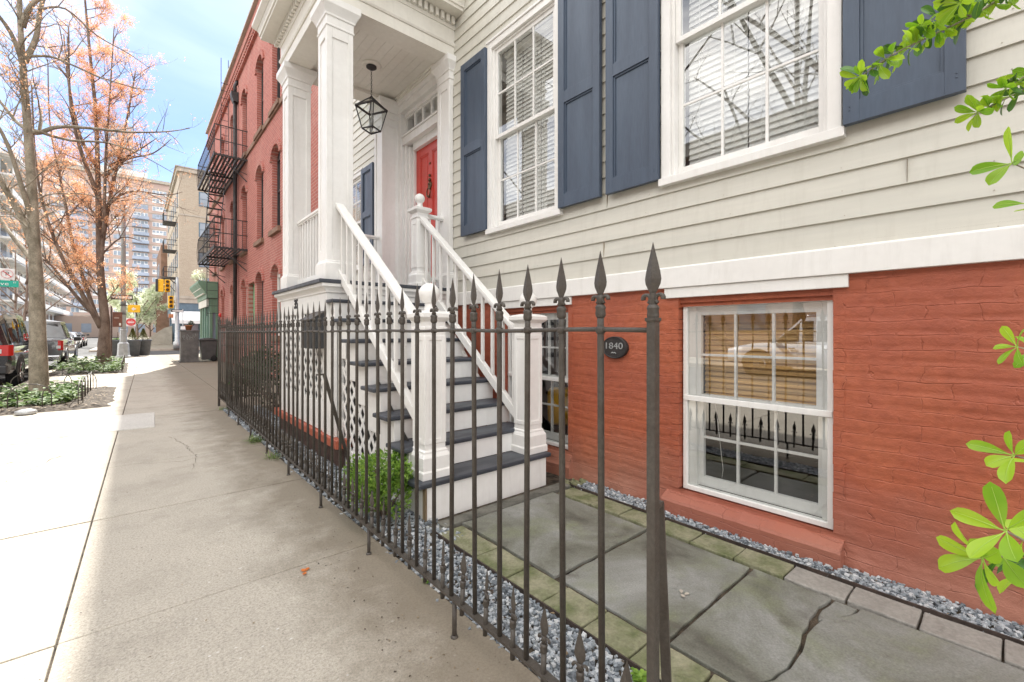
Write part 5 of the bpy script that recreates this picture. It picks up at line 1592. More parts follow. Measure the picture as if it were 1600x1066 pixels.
m = MB(); m.box(2.44, 2.58, 24.7, 28.25, 3.06, 3.10); m.box(2.34, 2.44, 24.7, 28.25, 3.3, 3.36); m.box(2.6, 2.66, 24.7, 28.2, 2.5, 2.84)
m.build('cream_trim', 'cream_paint', GB)
FP = thing('window_box_plant', (2.5, 25.5, 3.62), 'pale flowering plant standing on top of the green storefront', 'plant')
lf, tw = MB(), MB(); bush(lf, tw, (2.45, 26.0, 3.95), .32, 500, .07, 31, .9, root=(2.45, 26, 3.6)); lf.build('foliage', 'blossom', FP); tw.build('stems', 'bark_brown', FP)
EL = thing('alarm_bell', (2.9, 23.2, 2.3), 'small red alarm bell on the red facade beside the green storefront', 'alarm')
m = MB(); m.lathe([(.10, 0), (.10, -.04), (.06, -.09), (.01, -.10)], (3.0, 23.6, 2.05), 14, True, 'x'); m.build('bell', 'sign_red', EL)  # red alarm bell on the facade, gives no light

# ------------------------------------------------------------------ bins
CB = thing('litter_bin', (1.85, 23.5, 0), 'square dark grey street bin enclosure with scribbled graffiti near the green storefront', 'bin')
m = MB(); m.box(1.53, 2.16, 23.35, 23.98, .05, 1.32); m.box(1.50, 2.19, 23.32, 24.01, 1.321, 1.38); m.box(1.49, 2.20, 23.31, 24.02, 0, .07); m.build('body', 'grey_bin', CB, bevel=.012)
m = MB(); rg = random.Random(8)
for k in range(9):
    x = 1.62 + .05 * k; z = rg.uniform(1.0, 1.22)
    pts = [(x + rg.uniform(-.05, .06), 23.343, z + rg.uniform(-.09, .09)) for _ in range(5)]
    m.tube(pts, .006, 4)
m.build('graffiti', 'galvanised', CB)
PT = thing('potted_plant', (1.95, 23.7, 1.38), 'terracotta pot with a dark plant on top of the grey bin enclosure', 'potted plant')
m = MB(); m.lathe([(.09, 1.381), (.13, 1.56), (.145, 1.56), (.145, 1.60), (.12, 1.60), (.11, 1.57)], (1.83, 23.66, 0), 18); m.build('pot', 'terracotta', PT)
lf, tw = MB(), MB(); bush(lf, tw, (1.9, 23.66, 1.66), .13, 200, .05, 33, .8, root=(1.84, 23.66, 1.56)); lf.build('foliage', 'hedge_leaf', PT)
WB = thing('wheelie_bin', (2.55, 23.9, 0), 'dark grey plastic wheelie bin with lid beside the square bin enclosure', 'bin')
m = MB(); A_ = [(2.30, 23.50), (2.78, 23.50), (2.78, 24.0), (2.30, 24.0)]; B_ = [(2.22, 23.42), (2.86, 23.42), (2.86, 24.08), (2.22, 24.08)]
vs = [(*q, .08) for q in A_] + [(*q, .92) for q in B_]
m.add(vs, [(0, 3, 2, 1), (4, 5, 6, 7), (0, 1, 5, 4), (1, 2, 6, 5), (2, 3, 7, 6), (3, 0, 4, 7)]); m.build('body', 'bin_plastic', WB, bevel=.02)
m = MB(); m.prism([(2.16, .93), (2.90, .93), (2.90, .97), (2.60, 1.04), (2.35, 1.03), (2.16, .97)], 'y', 23.36, 24.12); m.build('lid', 'bin_plastic', WB, bevel=.012)
for x in (2.66,):
    for y in (23.44, 24.02):
        m = MB(); m.lathe([(.07, -.03), (.12, -.025), (.125, 0), (.12, .025), (.07, .03)], (2.72, y, .125), 20, True, 'y'); m.build('wheel', 'tyre', WB)

# ------------------------------------------------------------------ trees
def limb(mb, pts, r0, r1, n=8, wob=.0, r=None, tp=.8):
    pts = [Vector(p) for p in pts]
    out = []
    for i in range(len(pts) - 1):      # smooth (Catmull-Rom)
        p0, p1, p2, p3 = pts[max(0, i - 1)], pts[i], pts[i + 1], pts[min(len(pts) - 1, i + 2)]
        for k in range(4):
            t = k / 4
            out.append(.5 * ((2 * p1) + (p2 - p0) * t + (2 * p0 - 5 * p1 + 4 * p2 - p3) * t * t + (3 * p1 - p0 - 3 * p2 + p3) * t ** 3))
    out.append(pts[-1])
    m = len(out) - 1
    rs = [r0 + (r1 - r0) * (i / m) ** tp for i in range(m + 1)]
    if wob and r: rs = [q * (1 + r.uniform(-wob, wob)) for q in rs]
    mb.tube(out, rs, n)
    return out, rs
def twigs(mb, path, rads, r, level, L, n, tips, upw=.35, t0=.15, nn=5):
    m = len(path) - 1
    for _ in range(n):
        t = t0 + (1 - t0) * (r.random() ** .85)
        i = min(m - 1, int(t * m)); p = path[i].lerp(path[i + 1], t * m - i)
        d = (path[i + 1] - path[i]).normalized()
        v = rvec(r).normalized(); v = (v - d * v.dot(d)).normalized()
        d2 = (d * r.uniform(.35, .9) + v + Vector((0, 0, upw))).normalized()
        l = L * r.uniform(.5, 1.1) * (1 - .35 * t)
        rr = min(rads[i] * .55, .012 * l + .003)
        pts = [p]
        for k in range(4):
            d2 = (d2 + rvec(r, .13) + Vector((0, 0, upw * .18))).normalized()
            pts.append(pts[-1] + d2 * l / 4)
        rs = [rr * (1 - .2 * k) for k in range(5)]
        mb.tube(pts, rs, nn, False)
        if level > 0: twigs(mb, pts, rs, r, level - 1, l * .55, max(3, int(n * .42)), tips, upw, .2, 3 if level < 2 else 4)
        else: tips.append(pts[-1]); tips.append(pts[2]); 
def tree(name, loc, label, trunk_pts, r0, r1, limbs, bark, seed, lv, L, n, leafm=None, nleaf=0, ls=.1, bud=(1, 3), group=None, twn=None):
    r = random.Random(seed)
    T = thing(name, loc, label, 'tree', group)
    mb, tb = MB(), MB()
    tips = []
    path, rads = limb(mb, trunk_pts, r0, r1, 14, .03, r, .65)
    # root flare
    paths = [(path, rads, .35)]
    for pts, a, b in limbs:
        q, rr = limb(mb, pts, a, b, 8, .03, r); paths.append((q, rr, .12))
    for q, rr, t0 in paths:
        ln = sum((b - a).length for a, b in zip(q, q[1:]))
        twigs(tb, q, rr, r, lv, L, max(4, int(n * ln)), tips, t0=t0)
    mb.build('trunk', bark, T)
    tb.build('branches', bark, T)
    if leafm:
        fm = MB()
        tl = list(tips)
        for _ in range(nleaf):
            c = r.choice(tl)
            for _k in range(r.randint(*bud)):
                p = c + rvec(r, ls * 1.1)
                a = rvec(r).normalized() * ls * r.uniform(.3, .75); b = a.cross(rvec(r)).normalized() * ls * r.uniform(.2, .5)
                fm.add([p - a, p + b * .8, p + a, p - b], [(0, 1, 2, 3)])
        fm.build('crown', leafm, T)
    return T
def sc_(pts, s): return [(p[0] * s, p[1] * s, 1.3 + (p[2] - 1.3) * s) for p in pts]
s1 = 13 / 15.2
Yt = 15.2
def d3(L, dy=0): return sc_([(x, Yt + dy * i / max(1, len(L) - 1), z) for i, (x, z) in enumerate(L)], s1)
t1 = [(-1.68, -.3), (-1.70, .8), (-1.72, 2.0), (-1.74, 2.8), (-1.76, 3.4), (-1.80, 4.59), (-1.86, 5.93), (-1.92, 6.96), (-1.96, 7.83), (-2.0, 9.0), (-2.0, 11.0), (-1.9, 13.5)]
L1 = [(d3([(-1.78, 3.32), (-1.92, 3.82), (-2.1, 4.26), (-2.5, 5.2), (-3.0, 6.6), (-3.2, 8.5)], 1), .085, .03),
      (d3([(-1.8, 3.92), (-1.95, 4.71), (-2.12, 5.49), (-2.4, 6.3), (-2.7, 8)], -1), .05, .015),
      (d3([(-1.83, 6.0), (-1.68, 6.06), (-1.38, 6.32), (-.82, 6.49), (-.1, 6.64), (.69, 6.92), (1.25, 7.22)], .6), .055, .008),
      (d3([(-1.75, 6.05), (-1.2, 6.1), (-.5, 6.35), (.2, 6.3), (.9, 6.1)], 1.5), .035, .006),
      (d3([(-1.85, 6.01), (-2.0, 6.18), (-2.18, 6.42), (-2.6, 7.2), (-3.0, 8.5)], 1), .05, .012),
      (d3([(-1.92, 7.72), (-1.49, 7.85), (-1.05, 7.74), (-.59, 7.6), (.09, 7.54), (.39, 7.58)], -.5), .03, .005),
      (d3([(-1.92, 7.6), (-1.75, 8.3), (-1.68, 9.17), (-1.4, 10.6), (-1.2, 12.5)], .5), .06, .02),
      (d3([(-1.96, 8.4), (-1.8, 8.88), (-1.5, 9.28), (-.9, 10.05), (-.2, 11)], -.6), .06, .012),
      (d3([(-1.92, 7.4), (-2.1, 8.07), (-2.5, 8.6), (-3.2, 9.5)], -.8), .05, .012),
      (d3([(-1.7, 8.93), (-1.27, 9.29), (-.71, 9.0), (-.1, 8.91), (.35, 8.8)], 1), .025, .005),
      (d3([(-1.8, 3.0), (-2.2, 3.6), (-2.7, 4.5), (-3.3, 5.7)], 2), .05, .01),
      (d3([(-1.78, 4.4), (-1.5, 4.7), (-.9, 4.9), (-.3, 4.75), (.1, 4.4)], 1.6), .018, .003)]
tree('street_tree', (-1.44, 13, 0), 'near street tree with mottled grey bark and mostly bare branches in the hooped tree bed', d3(t1), .165, .02, L1, 'bark_grey', 3, 2, 1.25, 3.4, 'bud_orange', 900, .045, (1, 2), 'street trees along the pavement')
s2 = 22 / 30.0
Yt = 30.0; s1 = s2
t2 = [(-1.09, -.5), (-1.10, .4), (-1.09, 1.11), (-1.07, 1.91), (-1.21, 3.82), (-1.28, 6.36), (-1.33, 9.22), (-1.40, 12.06), (-1.62, 15.13), (-1.85, 18.5)]
L2 = [(d3([(-1.21, 1.52), (-1.62, 2.53), (-2.12, 3.75), (-2.62, 5.09), (-3.1, 6.99), (-3.35, 9.04), (-3.45, 12.39)], -1), .10, .02),
      (d3([(-1.28, 1.91), (-1.96, 2.83), (-2.51, 3.72), (-2.94, 4.45), (-3.23, 4.87), (-3.8, 5.9), (-4.6, 8.25)], 1.5), .075, .015),
      (d3([(-1.3, 1.74), (-1.9, 4.08), (-2.25, 5.6), (-2.51, 7.4), (-2.83, 9.47), (-3.15, 11.79), (-3.25, 15)], 2), .08, .015),
      (d3([(-1.23, 4.14), (-1.09, 6.71), (-1.02, 9.61), (-.88, 12.22), (-.69, 16)], -1.5), .075, .015),
      (d3([(-1.25, 5.0), (-.95, 7.7), (-.6, 10.2), (-.2, 13.0), (.1, 15.5)], 1.5), .08, .02),
      (d3([(-1.23, 5.09), (-.45, 6.16), (.35, 6.11)], .5), .04, .01),
      (d3([(-1.16, 7.34), (-.2, 8.5), (1.35, 8.65), (2.04, 8.96)], 0), .05, .01),
      (d3([(-1.1, 9.0), (-.3, 10.2), (.8, 10.9), (1.6, 12.0)], .8), .055, .012),
      (d3([(-.93, 9.63), (.18, 10.57), (.95, 11.28)], -1), .05, .01),
      (d3([(-1.35, 9.5), (-2.0, 11), (-2.4, 13.5), (-2.6, 16)], 1), .08, .02),
      (d3([(-1.3, 8.0), (-1.9, 10), (-2.2, 12), (-2.2, 15)], -2), .08, .02)]
tree('street_tree', (-.80, 22, 0), 'larger street tree in orange red spring bud, forking low behind the near bare tree', d3(t2), .25, .025, L2, 'bark_brown', 9, 2, 2.1, 2.9, 'bud_orange', 27000, .036, (2, 4), 'street trees along the pavement')
def simple_tree(name, x, y, h, r0, label, bark, seed, leafm, nl, ls, spread=.32, L=2.2, n=1.0, lv=2, group=None):
    r = random.Random(seed)
    tp = [(x, y, -.1), (x + r.uniform(-.1, .1), y, h * .25), (x + r.uniform(-.2, .2), y, h * .55), (x, y, h)]
    lb = []
    for k in range(8):
        a = k * 2.4 + r.random(); z = h * (.22 + .055 * k)
        q = [(x, y, z)]
        for j in (1, 2, 3): q.append((x + math.cos(a) * h * spread * j / 3, y + math.sin(a) * h * spread * j / 3, z + h * .13 * j + r.uniform(-.1, .1)))
        lb.append((q, r0 * .45, r0 * .12))
    return tree(name, (x, y, 0), label, tp, r0, r0 * .25, lb, bark, seed, lv, L, n, leafm, nl, ls, (2, 4), group)
simple_tree('blossom_tree', .35, 60, 6.6, .14, 'small tree covered in white blossom behind the traffic lights', 'bark_brown', 41, 'blossom', 4200, .16, .30, 1.3, .8)
simple_tree('blossom_tree', 1.6, 72, 6.0, .14, 'paler white blossom tree farther down the street by the stoop', 'bark_brown', 42, 'blossom', 2600, .18, .30, 1.3, .8)
simple_tree('bare_tree', -6.5, 52, 8.5, .16, 'small bare tree across the crossing behind the pickup truck', 'bark_brown', 43, None, 0, .1, .36, 1.8, .8)
simple_tree('bare_tree', -9.5, 70, 10, .18, 'bare tree in front of the white balcony building', 'bark_brown', 44, None, 0, .1, .36, 1.8, .8)
simple_tree('bare_tree', -12.6, 5.5, 14.5, .24, 'bare street tree across the road opposite the house, mirrored in the near upper window', 'bark_dark', 45, None, 0, .1, .36, 2.4, 1.4, group='bare trees across the road')
simple_tree('bare_tree', -12.6, 14, 15.5, .24, 'tallest bare street tree across the road, farther along, mirrored in the window by the porch', 'bark_dark', 46, None, 0, .1, .36, 2.4, 1.0, group='bare trees across the road')
simple_tree('bare_tree', -2.5, 1.6, 12.5, .13, 'bare street tree just left of the photograph, its branches mirrored in the near upper window', 'bark_dark', 47, None, 0, .1, .30, 1.6, 1.5)

# ------------------------------------------------------------------ tree beds
def bed(name, poly, seed, zmax=.05):
    m = MB(); r = random.Random(seed)
    x0, x1 = min(p[0] for p in poly), max(p[0] for p in poly); y0, y1 = min(p[1] for p in poly), max(p[1] for p in poly)
    nx, ny = 26, 50
    vs = []
    for j in range(ny + 1):
        for i in range(nx + 1):
            u, v = i / nx, j / ny
            x = x0 + (x1 - x0) * u; y = y0 + (y1 - y0) * v
            e = min(u, v * 2, (1 - v) * 2, (1 - u)) * 8
            x += .06 * noise.noise(Vector((y * 2, 1, seed))) * 1.5; y += .10 * noise.noise(Vector((x * 2, 5, seed)))
            vs.append((x, y, .0045 + max(0, min(1, e)) * (zmax + .03 * noise.noise(Vector((x * 3, y * 3, seed))))))
    fs = [(j * (nx + 1) + i, j * (nx + 1) + i + 1, (j + 1) * (nx + 1) + i + 1, (j + 1) * (nx + 1) + i) for j in range(ny) for i in range(nx)]
    m.add(vs, fs, True)
    struct(m.build(name, 'soil'))
bed('soil_bed', [(-1.97, 10.35), (-.30, 13.9)], 1); bed('soil_bed', [(-1.97, 18.6), (-.15, 24.5)], 2)
def ivy(x0, x1, y0, y1, n, seed, label, h=.25):
    m = MB(); r = random.Random(seed)
    for _ in range(n):
        x, y = r.uniform(x0, x1), r.uniform(y0, y1)
        if noise.noise(Vector((x * 1.6, y * 1.6, seed))) < -.12: continue
        hh = h * (.5 + .9 * noise.noise(Vector((x * 2, y * 2, seed + 3))))
        z = .05 + max(.02, hh) * r.random()
        a = r.uniform(0, 6.3)
        leaf(m, (x, y, z), (math.cos(a), math.sin(a), r.uniform(-.2, .6)), Vector((0, 0, 1)) + rvec(r, .35), r.uniform(.06, .11), r.uniform(.05, .09), .2, shape='oval')
    struct(tag(m.build('ivy_ground_cover', 'ivy_leaf'), label, 'ground cover'), 'stuff')
ivy(-1.9, -.80, 10.9, 13.5, 2100, 1, 'variegated ivy ground cover in the hooped bed of the near tree', .34)
ivy(-1.9, -.3, 18.8, 24.2, 4200, 2, 'ivy ground cover round the larger orange budded tree', .42)
lb_ = MB(); rq = random.Random(77)
for _ in range(420):
    x, y = rq.uniform(-1.9, -.4), rq.uniform(10.4, 13.7); a = rq.uniform(0, 6.3)
    leaf(lb_, (x, y, .06), (math.cos(a), math.sin(a), .1), (0, 0, 1), .05, .03, .1)
struct(tag(lb_.build('leaf_litter', 'bare_wood'), 'brown leaf litter on the soil of the near tree bed', 'leaf litter'), 'stuff')
HF = thing('hoop_fence', (-1.3, 13, 0), 'low dark hooped wire fence round the near tree bed', 'fence')
def hoop(p, q, h=.44):
    m = MB(); p, q = Vector((*p, 0)), Vector((*q, 0)); w = (q - p).length
    ar = min(w / 2, .20)
    pts = [p + Vector((0, 0, -.02)), p + Vector((0, 0, h - ar))]
    pts += [p.lerp(q, .5) + (p - q) * .5 * math.cos(t) + Vector((0, 0, h - ar + ar * math.sin(t))) for t in [math.pi * i / 10 for i in range(1, 10)]]
    pts += [q + Vector((0, 0, h - ar)), q + Vector((0, 0, -.02))]
    m.tube(pts, .008, 6); m.build('hoop', 'iron_paint', HF)
ring_ = [(-1.86, 10.65), (-.72, 10.75), (-.68, 13.5), (-1.86, 13.6)]
for a, b in zip(ring_, ring_[1:] + ring_[:1]):
    L_ = math.dist(a, b); n = max(3, round(L_ / .52))
    if a[0] < -1.8 and b[0] < -1.8: continue
    for k in range(n):
        t0, t1_ = k / n - .14 / n, (k + 1) / n + .14 / n
        hoop((a[0] + (b[0] - a[0]) * t0, a[1] + (b[1] - a[1]) * t0), (a[0] + (b[0] - a[0]) * t1_, a[1] + (b[1] - a[1]) * t1_))
HF2 = HF; HF = thing('hoop_fence', (-1.0, 21, 0), 'low hooped wire fence round the bed of the larger orange tree', 'fence')
for k in range(9): hoop((-.28, 18.8 + .6 * k), (-.26, 19.4 + .6 * k), .40)
for k in range(3): hoop((-1.6 + .45 * k, 18.7), (-1.15 + .45 * k, 18.7), .40)
ST = MB(); ST.lathe([(.09, 0), (.13, .02), (.12, .06), (.05, .085)], (-1.28, 10.25, 0), 12); tag(ST.build('stone', 'galvanised', None, loc=(-1.28, 10.25, 0)), 'flat pale stone lying at the near edge of the tree bed', 'stone')
# ------------------------------------------------------------------ vehicles
def car(name, label, x0, y0, paint, kind, group='vehicles parked along the kerb', rot=0, glassm='car_glass', role='car'):
    """x0 = middle, y0 = tail; the tail faces the camera"""
    V = thing(name, (x0, y0, -.15), label, role, group)
    if kind == 'suv':
        W, st = 1.0, [(0.0, .62, 1.00, 1.60, .93, .70), (.10, .42, 1.06, 1.80, .985, .76), (.45, .40, 1.08, 1.90, 1.0, .78), (2.0, .36, 1.08, 1.93, 1.0, .80), (3.0, .36, 1.08, 1.90, 1.0, .79), (3.75, .36, 1.08, 1.12, 1.0, .80), (4.7, .38, 1.02, None, .99, 0), (5.2, .42, .90, None, .90, 0)]
        wh, wr, L = (1.15, 4.2), .40, 5.2
        pil = (0, 1); post = (1.35, 2.6)
    elif kind == 'pickup':
        W, st = .98, [(0.0, .55, 1.12, None, .95, 0), (.06, .50, 1.16, None, .97, 0), (1.75, .42, 1.17, None, .98, 0), (1.80, .42, 1.17, 1.22, .98, .90), (2.05, .40, 1.14, 1.84, .98, .72), (3.3, .38, 1.12, 1.87, .98, .74), (4.05, .38, 1.12, 1.16, .98, .80), (5.0, .40, 1.08, None, .97, 0), (5.6, .45, .95, None, .88, 0)]
        wh, wr, L = (1.15, 4.65), .39, 5.6
        post = (2.75,)
    else:
        W, st = .9, [(0.0, .45, .92, None, .80, 0), (.1, .35, .98, 1.0, .86, .6), (.75, .30, .96, 1.42, .90, .60), (2.2, .30, .94, 1.46, .90, .62), (3.1, .30, .92, .96, .90, .70), (4.1, .32, .80, None, .88, 0), (4.5, .4, .66, None, .78, 0)]
        wh, wr, L = (.85, 3.6), .32, 4.5
        post = (1.6,)
    m = MB(); gm = MB()
    def rg_(s):
        y, zb, zs, zr, wb, w2 = s
        mid = (zb + zs) / 2 + .05
        return [(-wb + .06, zb), (-wb, zb + .12), (-wb - .005, mid), (-wb + .035, zs), (0, zs + .03), (wb - .035, zs), (wb + .005, mid), (wb, zb + .12), (wb - .06, zb)]
    R_ = [[(x0 + a, y0 + s[0], c - .15) for a, c in rg_(s)] for s in st]
    n = 9
    for i in range(len(st) - 1):
        A, B_ = R_[i], R_[i + 1]
        m.add(A + B_, [(k, k + 1, n + k + 1, n + k) for k in range(n - 1)][::1], True)
        m.add([A[0], A[-1], B_[-1], B_[0]], [(0, 1, 2, 3)])
    m.add(R_[0], [list(range(n))]); m.add(R_[-1], [list(range(n))[::-1]])
    # cabin
    cab = [s for s in st if s[3]]
    for i in range(len(cab) - 1):
        a, b = cab[i], cab[i + 1]
        def pt(s, sg, top, off=0): return (x0 + sg * ((s[5] if top else s[4] - .04) + off), y0 + s[0], (s[3] if top else s[2] + .02) - .15)
        for sg in (-1, 1):
            m.add([pt(a, sg, 0), pt(b, sg, 0), pt(b, sg, 1), pt(a, sg, 1)], [(0, 1, 2, 3)], False)
            # side glass panels, inset from pillars
            ys = sorted([a[0], b[0]] + [p for p in post if a[0] < p < b[0]])
            for c, d in zip(ys, ys[1:]):
                if d - c < .25: continue
                def at(t, v): # t along y, v up
                    k = (t - a[0]) / (b[0] - a[0])
                    lo = [pt(a, sg, 0)[q] * (1 - k) + pt(b, sg, 0)[q] * k for q in range(3)]; hi = [pt(a, sg, 1)[q] * (1 - k) + pt(b, sg, 1)[q] * k for q in range(3)]
                    o = [lo[q] * (1 - v) + hi[q] * v for q in range(3)]; o[0] += sg * .006; return o
                gm.quad(at(c + .05, .08), at(d - .05, .08), at(d - .05, .86), at(c + .05, .86))
        m.add([pt(a, -1, 1), pt(b, -1, 1), (x0, y0 + b[0], b[3] - .15 + .02), (x0, y0 + a[0], a[3] - .15 + .02), pt(a, 1, 1), pt(b, 1, 1)], [(0, 1, 2, 3), (3, 2, 5, 4)], True)
    a = cab[0]; f_ = cab[-1]
    if kind == 'suv': # rear window
        m.quad((x0 - .66, y0 + .0, .85), (x0 + .66, y0, .85), (x0 + .66, y0 + .0, 1.45), (x0 - .66, y0 + .0, 1.45))
        m.quad(pt(a, -1, 0), pt(a, 1, 0), pt(a, 1, 1), pt(a, -1, 1))
        gm.quad((x0 - .68, y0 - .01, .95), (x0 + .68, y0 - .01, .95), (x0 + .60, y0 + .0, 1.42), (x0 - .60, y0 + .0, 1.42))
    else:
        b = cab[1]
        gm.quad((x0 - b[5] - .02, y0 + a[0] - .012 + .05, a[3] - .15 + .06), (x0 + b[5] + .02, y0 + a[0] + .05 - .012, a[3] - .15 + .06), (x0 + b[5] - .06, y0 + b[0] - .03, b[3] - .15 - .06), (x0 - b[5] + .06, y0 + b[0] - .03, b[3] - .15 - .06))
    b = cab[-2]
    gm.quad((x0 - .7, y0 + f_[0] - .04, f_[3] - .08), (x0 + .7, y0 + f_[0] - .04, f_[3] - .08), (x0 + .62, y0 + b[0] + .06, b[3] - .17), (x0 - .62, y0 + b[0] + .06, b[3] - .17))
    m.build('body', paint, V)
    gm.build('car_window', glassm, V)
    # wheels, arches
    for wy in wh:
        for sg in (-1, 1):
            cx = x0 + sg * (W - .10)
            q = MB(); q.lathe([(wr * .62, -.12), (wr * .95, -.12), (wr, -.08), (wr, .08), (wr * .95, .12), (wr * .62, .12)], (cx, y0 + wy, wr - .15), 28, True, 'x'); wo3 = q.build('wheel', 'tyre', V)
            q = MB(); q.lathe([(wr * .64, 0), (wr * .64, sg * .02), (wr * .58, sg * .03)], (cx + sg * .10, y0 + wy, wr - .15), 24, True, 'x', caps=False)
            q.lathe([(.07, sg * .0), (.06, sg * .035), (.02, sg * .04)], (cx + sg * .09, y0 + wy, wr - .15), 12, True, 'x')
            for k in range(10):
                t = 2 * math.pi * k / 10
                q.beam((cx + sg * .11, y0 + wy + .04 * math.cos(t), wr - .15 + .04 * math.sin(t)), (cx + sg * .115, y0 + wy + wr * .62 * math.cos(t), wr - .15 + wr * .62 * math.sin(t)), .03, .05, (1, 0, 0))
            q.build('rim', 'chrome', wo3)
            q = MB(); pts = [(x0 + sg * (W - .01), y0 + wy + (wr + .07) * math.cos(t), wr - .15 + (wr + .06) * math.sin(t)) for t in [math.pi * (i / 14) for i in range(15)]]
            q.tube(pts, .035, 6); q.lathe([(wr + .06, 0), (wr + .06, sg * .004)], (x0 + sg * (W - .0), y0 + wy, wr - .15), 28, False, 'x'); q.build('wheel_arch', 'black_plastic', V)
    # lights, bumper, plate, mirrors, handles
    tz_ = {'suv': (.72, .98), 'pickup': (.66, 1.0)}.get(kind, (.55, .75))
    for sg in (-1, 1):
        q = MB(); xo = x0 + sg * (W - .03)
        if kind == 'suv': q.prism([(xo + sg * .03, y0 + .30), (xo + sg * .045, y0 + .10), (xo - sg * .02, y0 - .02), (xo - sg * .42, y0 - .03), (xo - sg * .42, y0 + .06), (xo - .1 * sg, y0 + .2)], 'z', *tz_)
        else: q.prism([(xo + sg * .025, y0 + .22), (xo + sg * .03, y0 + .02), (xo - sg * .02, y0 - .02), (xo - sg * .10, y0 - .02), (xo - sg * .07, y0 + .2)], 'z', *tz_)
        tl = q.build('tail_light', 'tail_red', V)
        q = MB(); q.box(xo - sg * .13, xo - sg * .30 if kind == 'suv' else xo - sg * .03, y0 - .034, y0 - .02, tz_[0] + .06, tz_[0] + .16); q.build('reversing_light', 'lens_clear', tl)
        q = MB(); q.box(x0 + sg * (W - .02), x0 + sg * (W + .20), y0 + L * .70, y0 + L * .70 + .10, .93, 1.10); q.build('wing_mirror', 'black_plastic', V, bevel=.03)
        q = MB()
        for hy in (L * .42, L * .60): q.box(x0 + sg * (W - .0), x0 + sg * (W + .03), y0 + hy, y0 + hy + .2, .78, .81)
        q.build('door_handle', 'chrome', V)
        q = MB(); q.box(x0 + sg * W * .45, x0 + sg * W * .85, y0 + L - .08, y0 + L + .0, .48, .62); q.build('headlight', 'lens_clear', V)
    q = MB(); q.box(x0 - W + .06, x0 + W - .06, y0 - .10, y0 + .1, .28, .48); q.build('bumper', 'chrome' if kind == 'pickup' else 'black_plastic', V, bevel=.03)
    q = MB(); q.box(x0 - .16, x0 + .16, y0 - .045, y0 - .03, .52, .66); q.build('number_plate', 'sign_white', V)
    if kind == 'suv':
        q = MB()
        for sg in (-1, 1): q.tube([(x0 + sg * .72, y0 + .5, 1.78), (x0 + sg * .72, y0 + .6, 1.82), (x0 + sg * .74, y0 + 2.8, 1.82), (x0 + sg * .74, y0 + 2.95, 1.78)], .018, 6)
        q.build('roof_rail', 'chrome', V)
    return V
car('suv', 'black suv parked nearest in the kerb lane, red tail light and chrome spoked wheels', -3.26, 16.2, 'car_black', 'suv')
car('pickup_truck', 'dark grey pickup truck parked ahead of the black suv', -2.86, 22.2, 'car_grey', 'pickup', role='pickup truck')
car('parked_car', 'white car parked beyond the crossing in front of the silver car', -4.3, 46.0, 'car_white', 'car')
car('parked_car', 'silver car farther away on the street beyond the white car', -4.5, 53.5, 'car_silver', 'car')
car('parked_car', 'dark car at the far end of the row beyond the silver car', -4.6, 61.0, 'car_black', 'car')
car('parked_car', 'white car parked across the road, mirrored in the basement window', -10.4, 1.5, 'car_white', 'suv', 'vehicles across the road')

# ------------------------------------------------------------------ street furniture at the corner
def arrow_sign(mb_w, mb_b, x, y, z, w, h, left=True):
    mb_b.box(x - w / 2, x + w / 2, y - .004, y, z - h / 2, z + h / 2)
    P = [(x - w * .46, z), (x - w * .28, z + h * .36), (x - w * .28, z + h * .30), (x - w * .28, z - h * .30), (x - w * .28, z - h * .36)]
    mb_w.prism([(x - w * .46, z), (x - w * .22, z - h * .40), (x - w * .27, z - h * .18), (x - w * .27, z + h * .18), (x - w * .22, z + h * .40)], 'y', y - .008, y - .0045)
    mb_w.box(x - w * .26, x + w * .46, y - .008, y - .0045, z - h * .25, z + h * .25)
LP = thing('lamp_post', (-.37, 29.5, 0), 'tall grey street lamp post with octagonal base and ONE WAY sign at the corner', 'lamp post')
m = MB(); px_, py_ = -.37, 29.5
m.lathe([(.29, 0), (.29, .10), (.25, .13), (.22, .72), (.15, .80), (.14, 1.4), (.12, 1.45)], (px_, py_, 0), 8, False)
m.build('base', 'galvanised', LP)
m = MB(); m.lathe([(.11, 1.45), (.085, 8.6), (.05, 8.9)], (px_, py_, 0), 14); m.tube([(px_, py_, 8.4), (px_ - .4, py_, 9.1), (px_ - 1.8, py_, 9.3)], [.05, .04, .035], 8); m.build('pole', 'galvanised', LP)
m = MB(); m.lathe([(.02, 0), (.15, .1), (.17, .4), (.05, .7)], (px_ - 2.4, py_, 9.28), 10, True, 'x'); m.build('lamp_head', 'galvanised', LP)
w_, b_ = MB(), MB(); arrow_sign(w_, b_, -.43, py_ - .13, 3.04, .84, .24)
sg_ = b_.build('sign_plate', 'sign_black', LP); w_.build('arrow', 'sign_white', sg_)
t_ = MB(); text_into(t_, 'ONE WAY', .13, lambda a, b, c: (-.35 + a, py_ - .1395 - c, 3.04 + b), .001, width=.50); t_.build('lettering', 'sign_black', sg_)
m = MB(); m.box(px_ - .14, px_ + .14, py_ - .16, py_ + .1, 2.62, 2.66); m.build('bracket', 'iron_paint', LP); m = MB(); m.box(px_ - .10, px_ + .10, py_ - .15, py_ + .1, 2.18, 2.21); m.build('bracket', 'iron_paint', LP)
BP = thing('notice_board', (-.66, 29.0, 0), 'brown metal notice panel on a thin post left of the lamp post', 'sign')
m = MB(); m.tube([(-.80, 28.9, -.05), (-.80, 28.9, 2.55)], .035, 8); m.build('post', 'rust_iron', BP)
m = MB(); m.box(-.76, -.40, 28.9, 28.94, 1.55, 2.28); m.build('panel', 'sign_brown', BP, bevel=.01)
m = MB(); m.box(-.52, -.45, 28.885, 28.899, 1.62, 1.74); m.box(-.70, -.52, 28.885, 28.899, 1.98, 2.0); m.build('notice', 'cream_paint', BP)
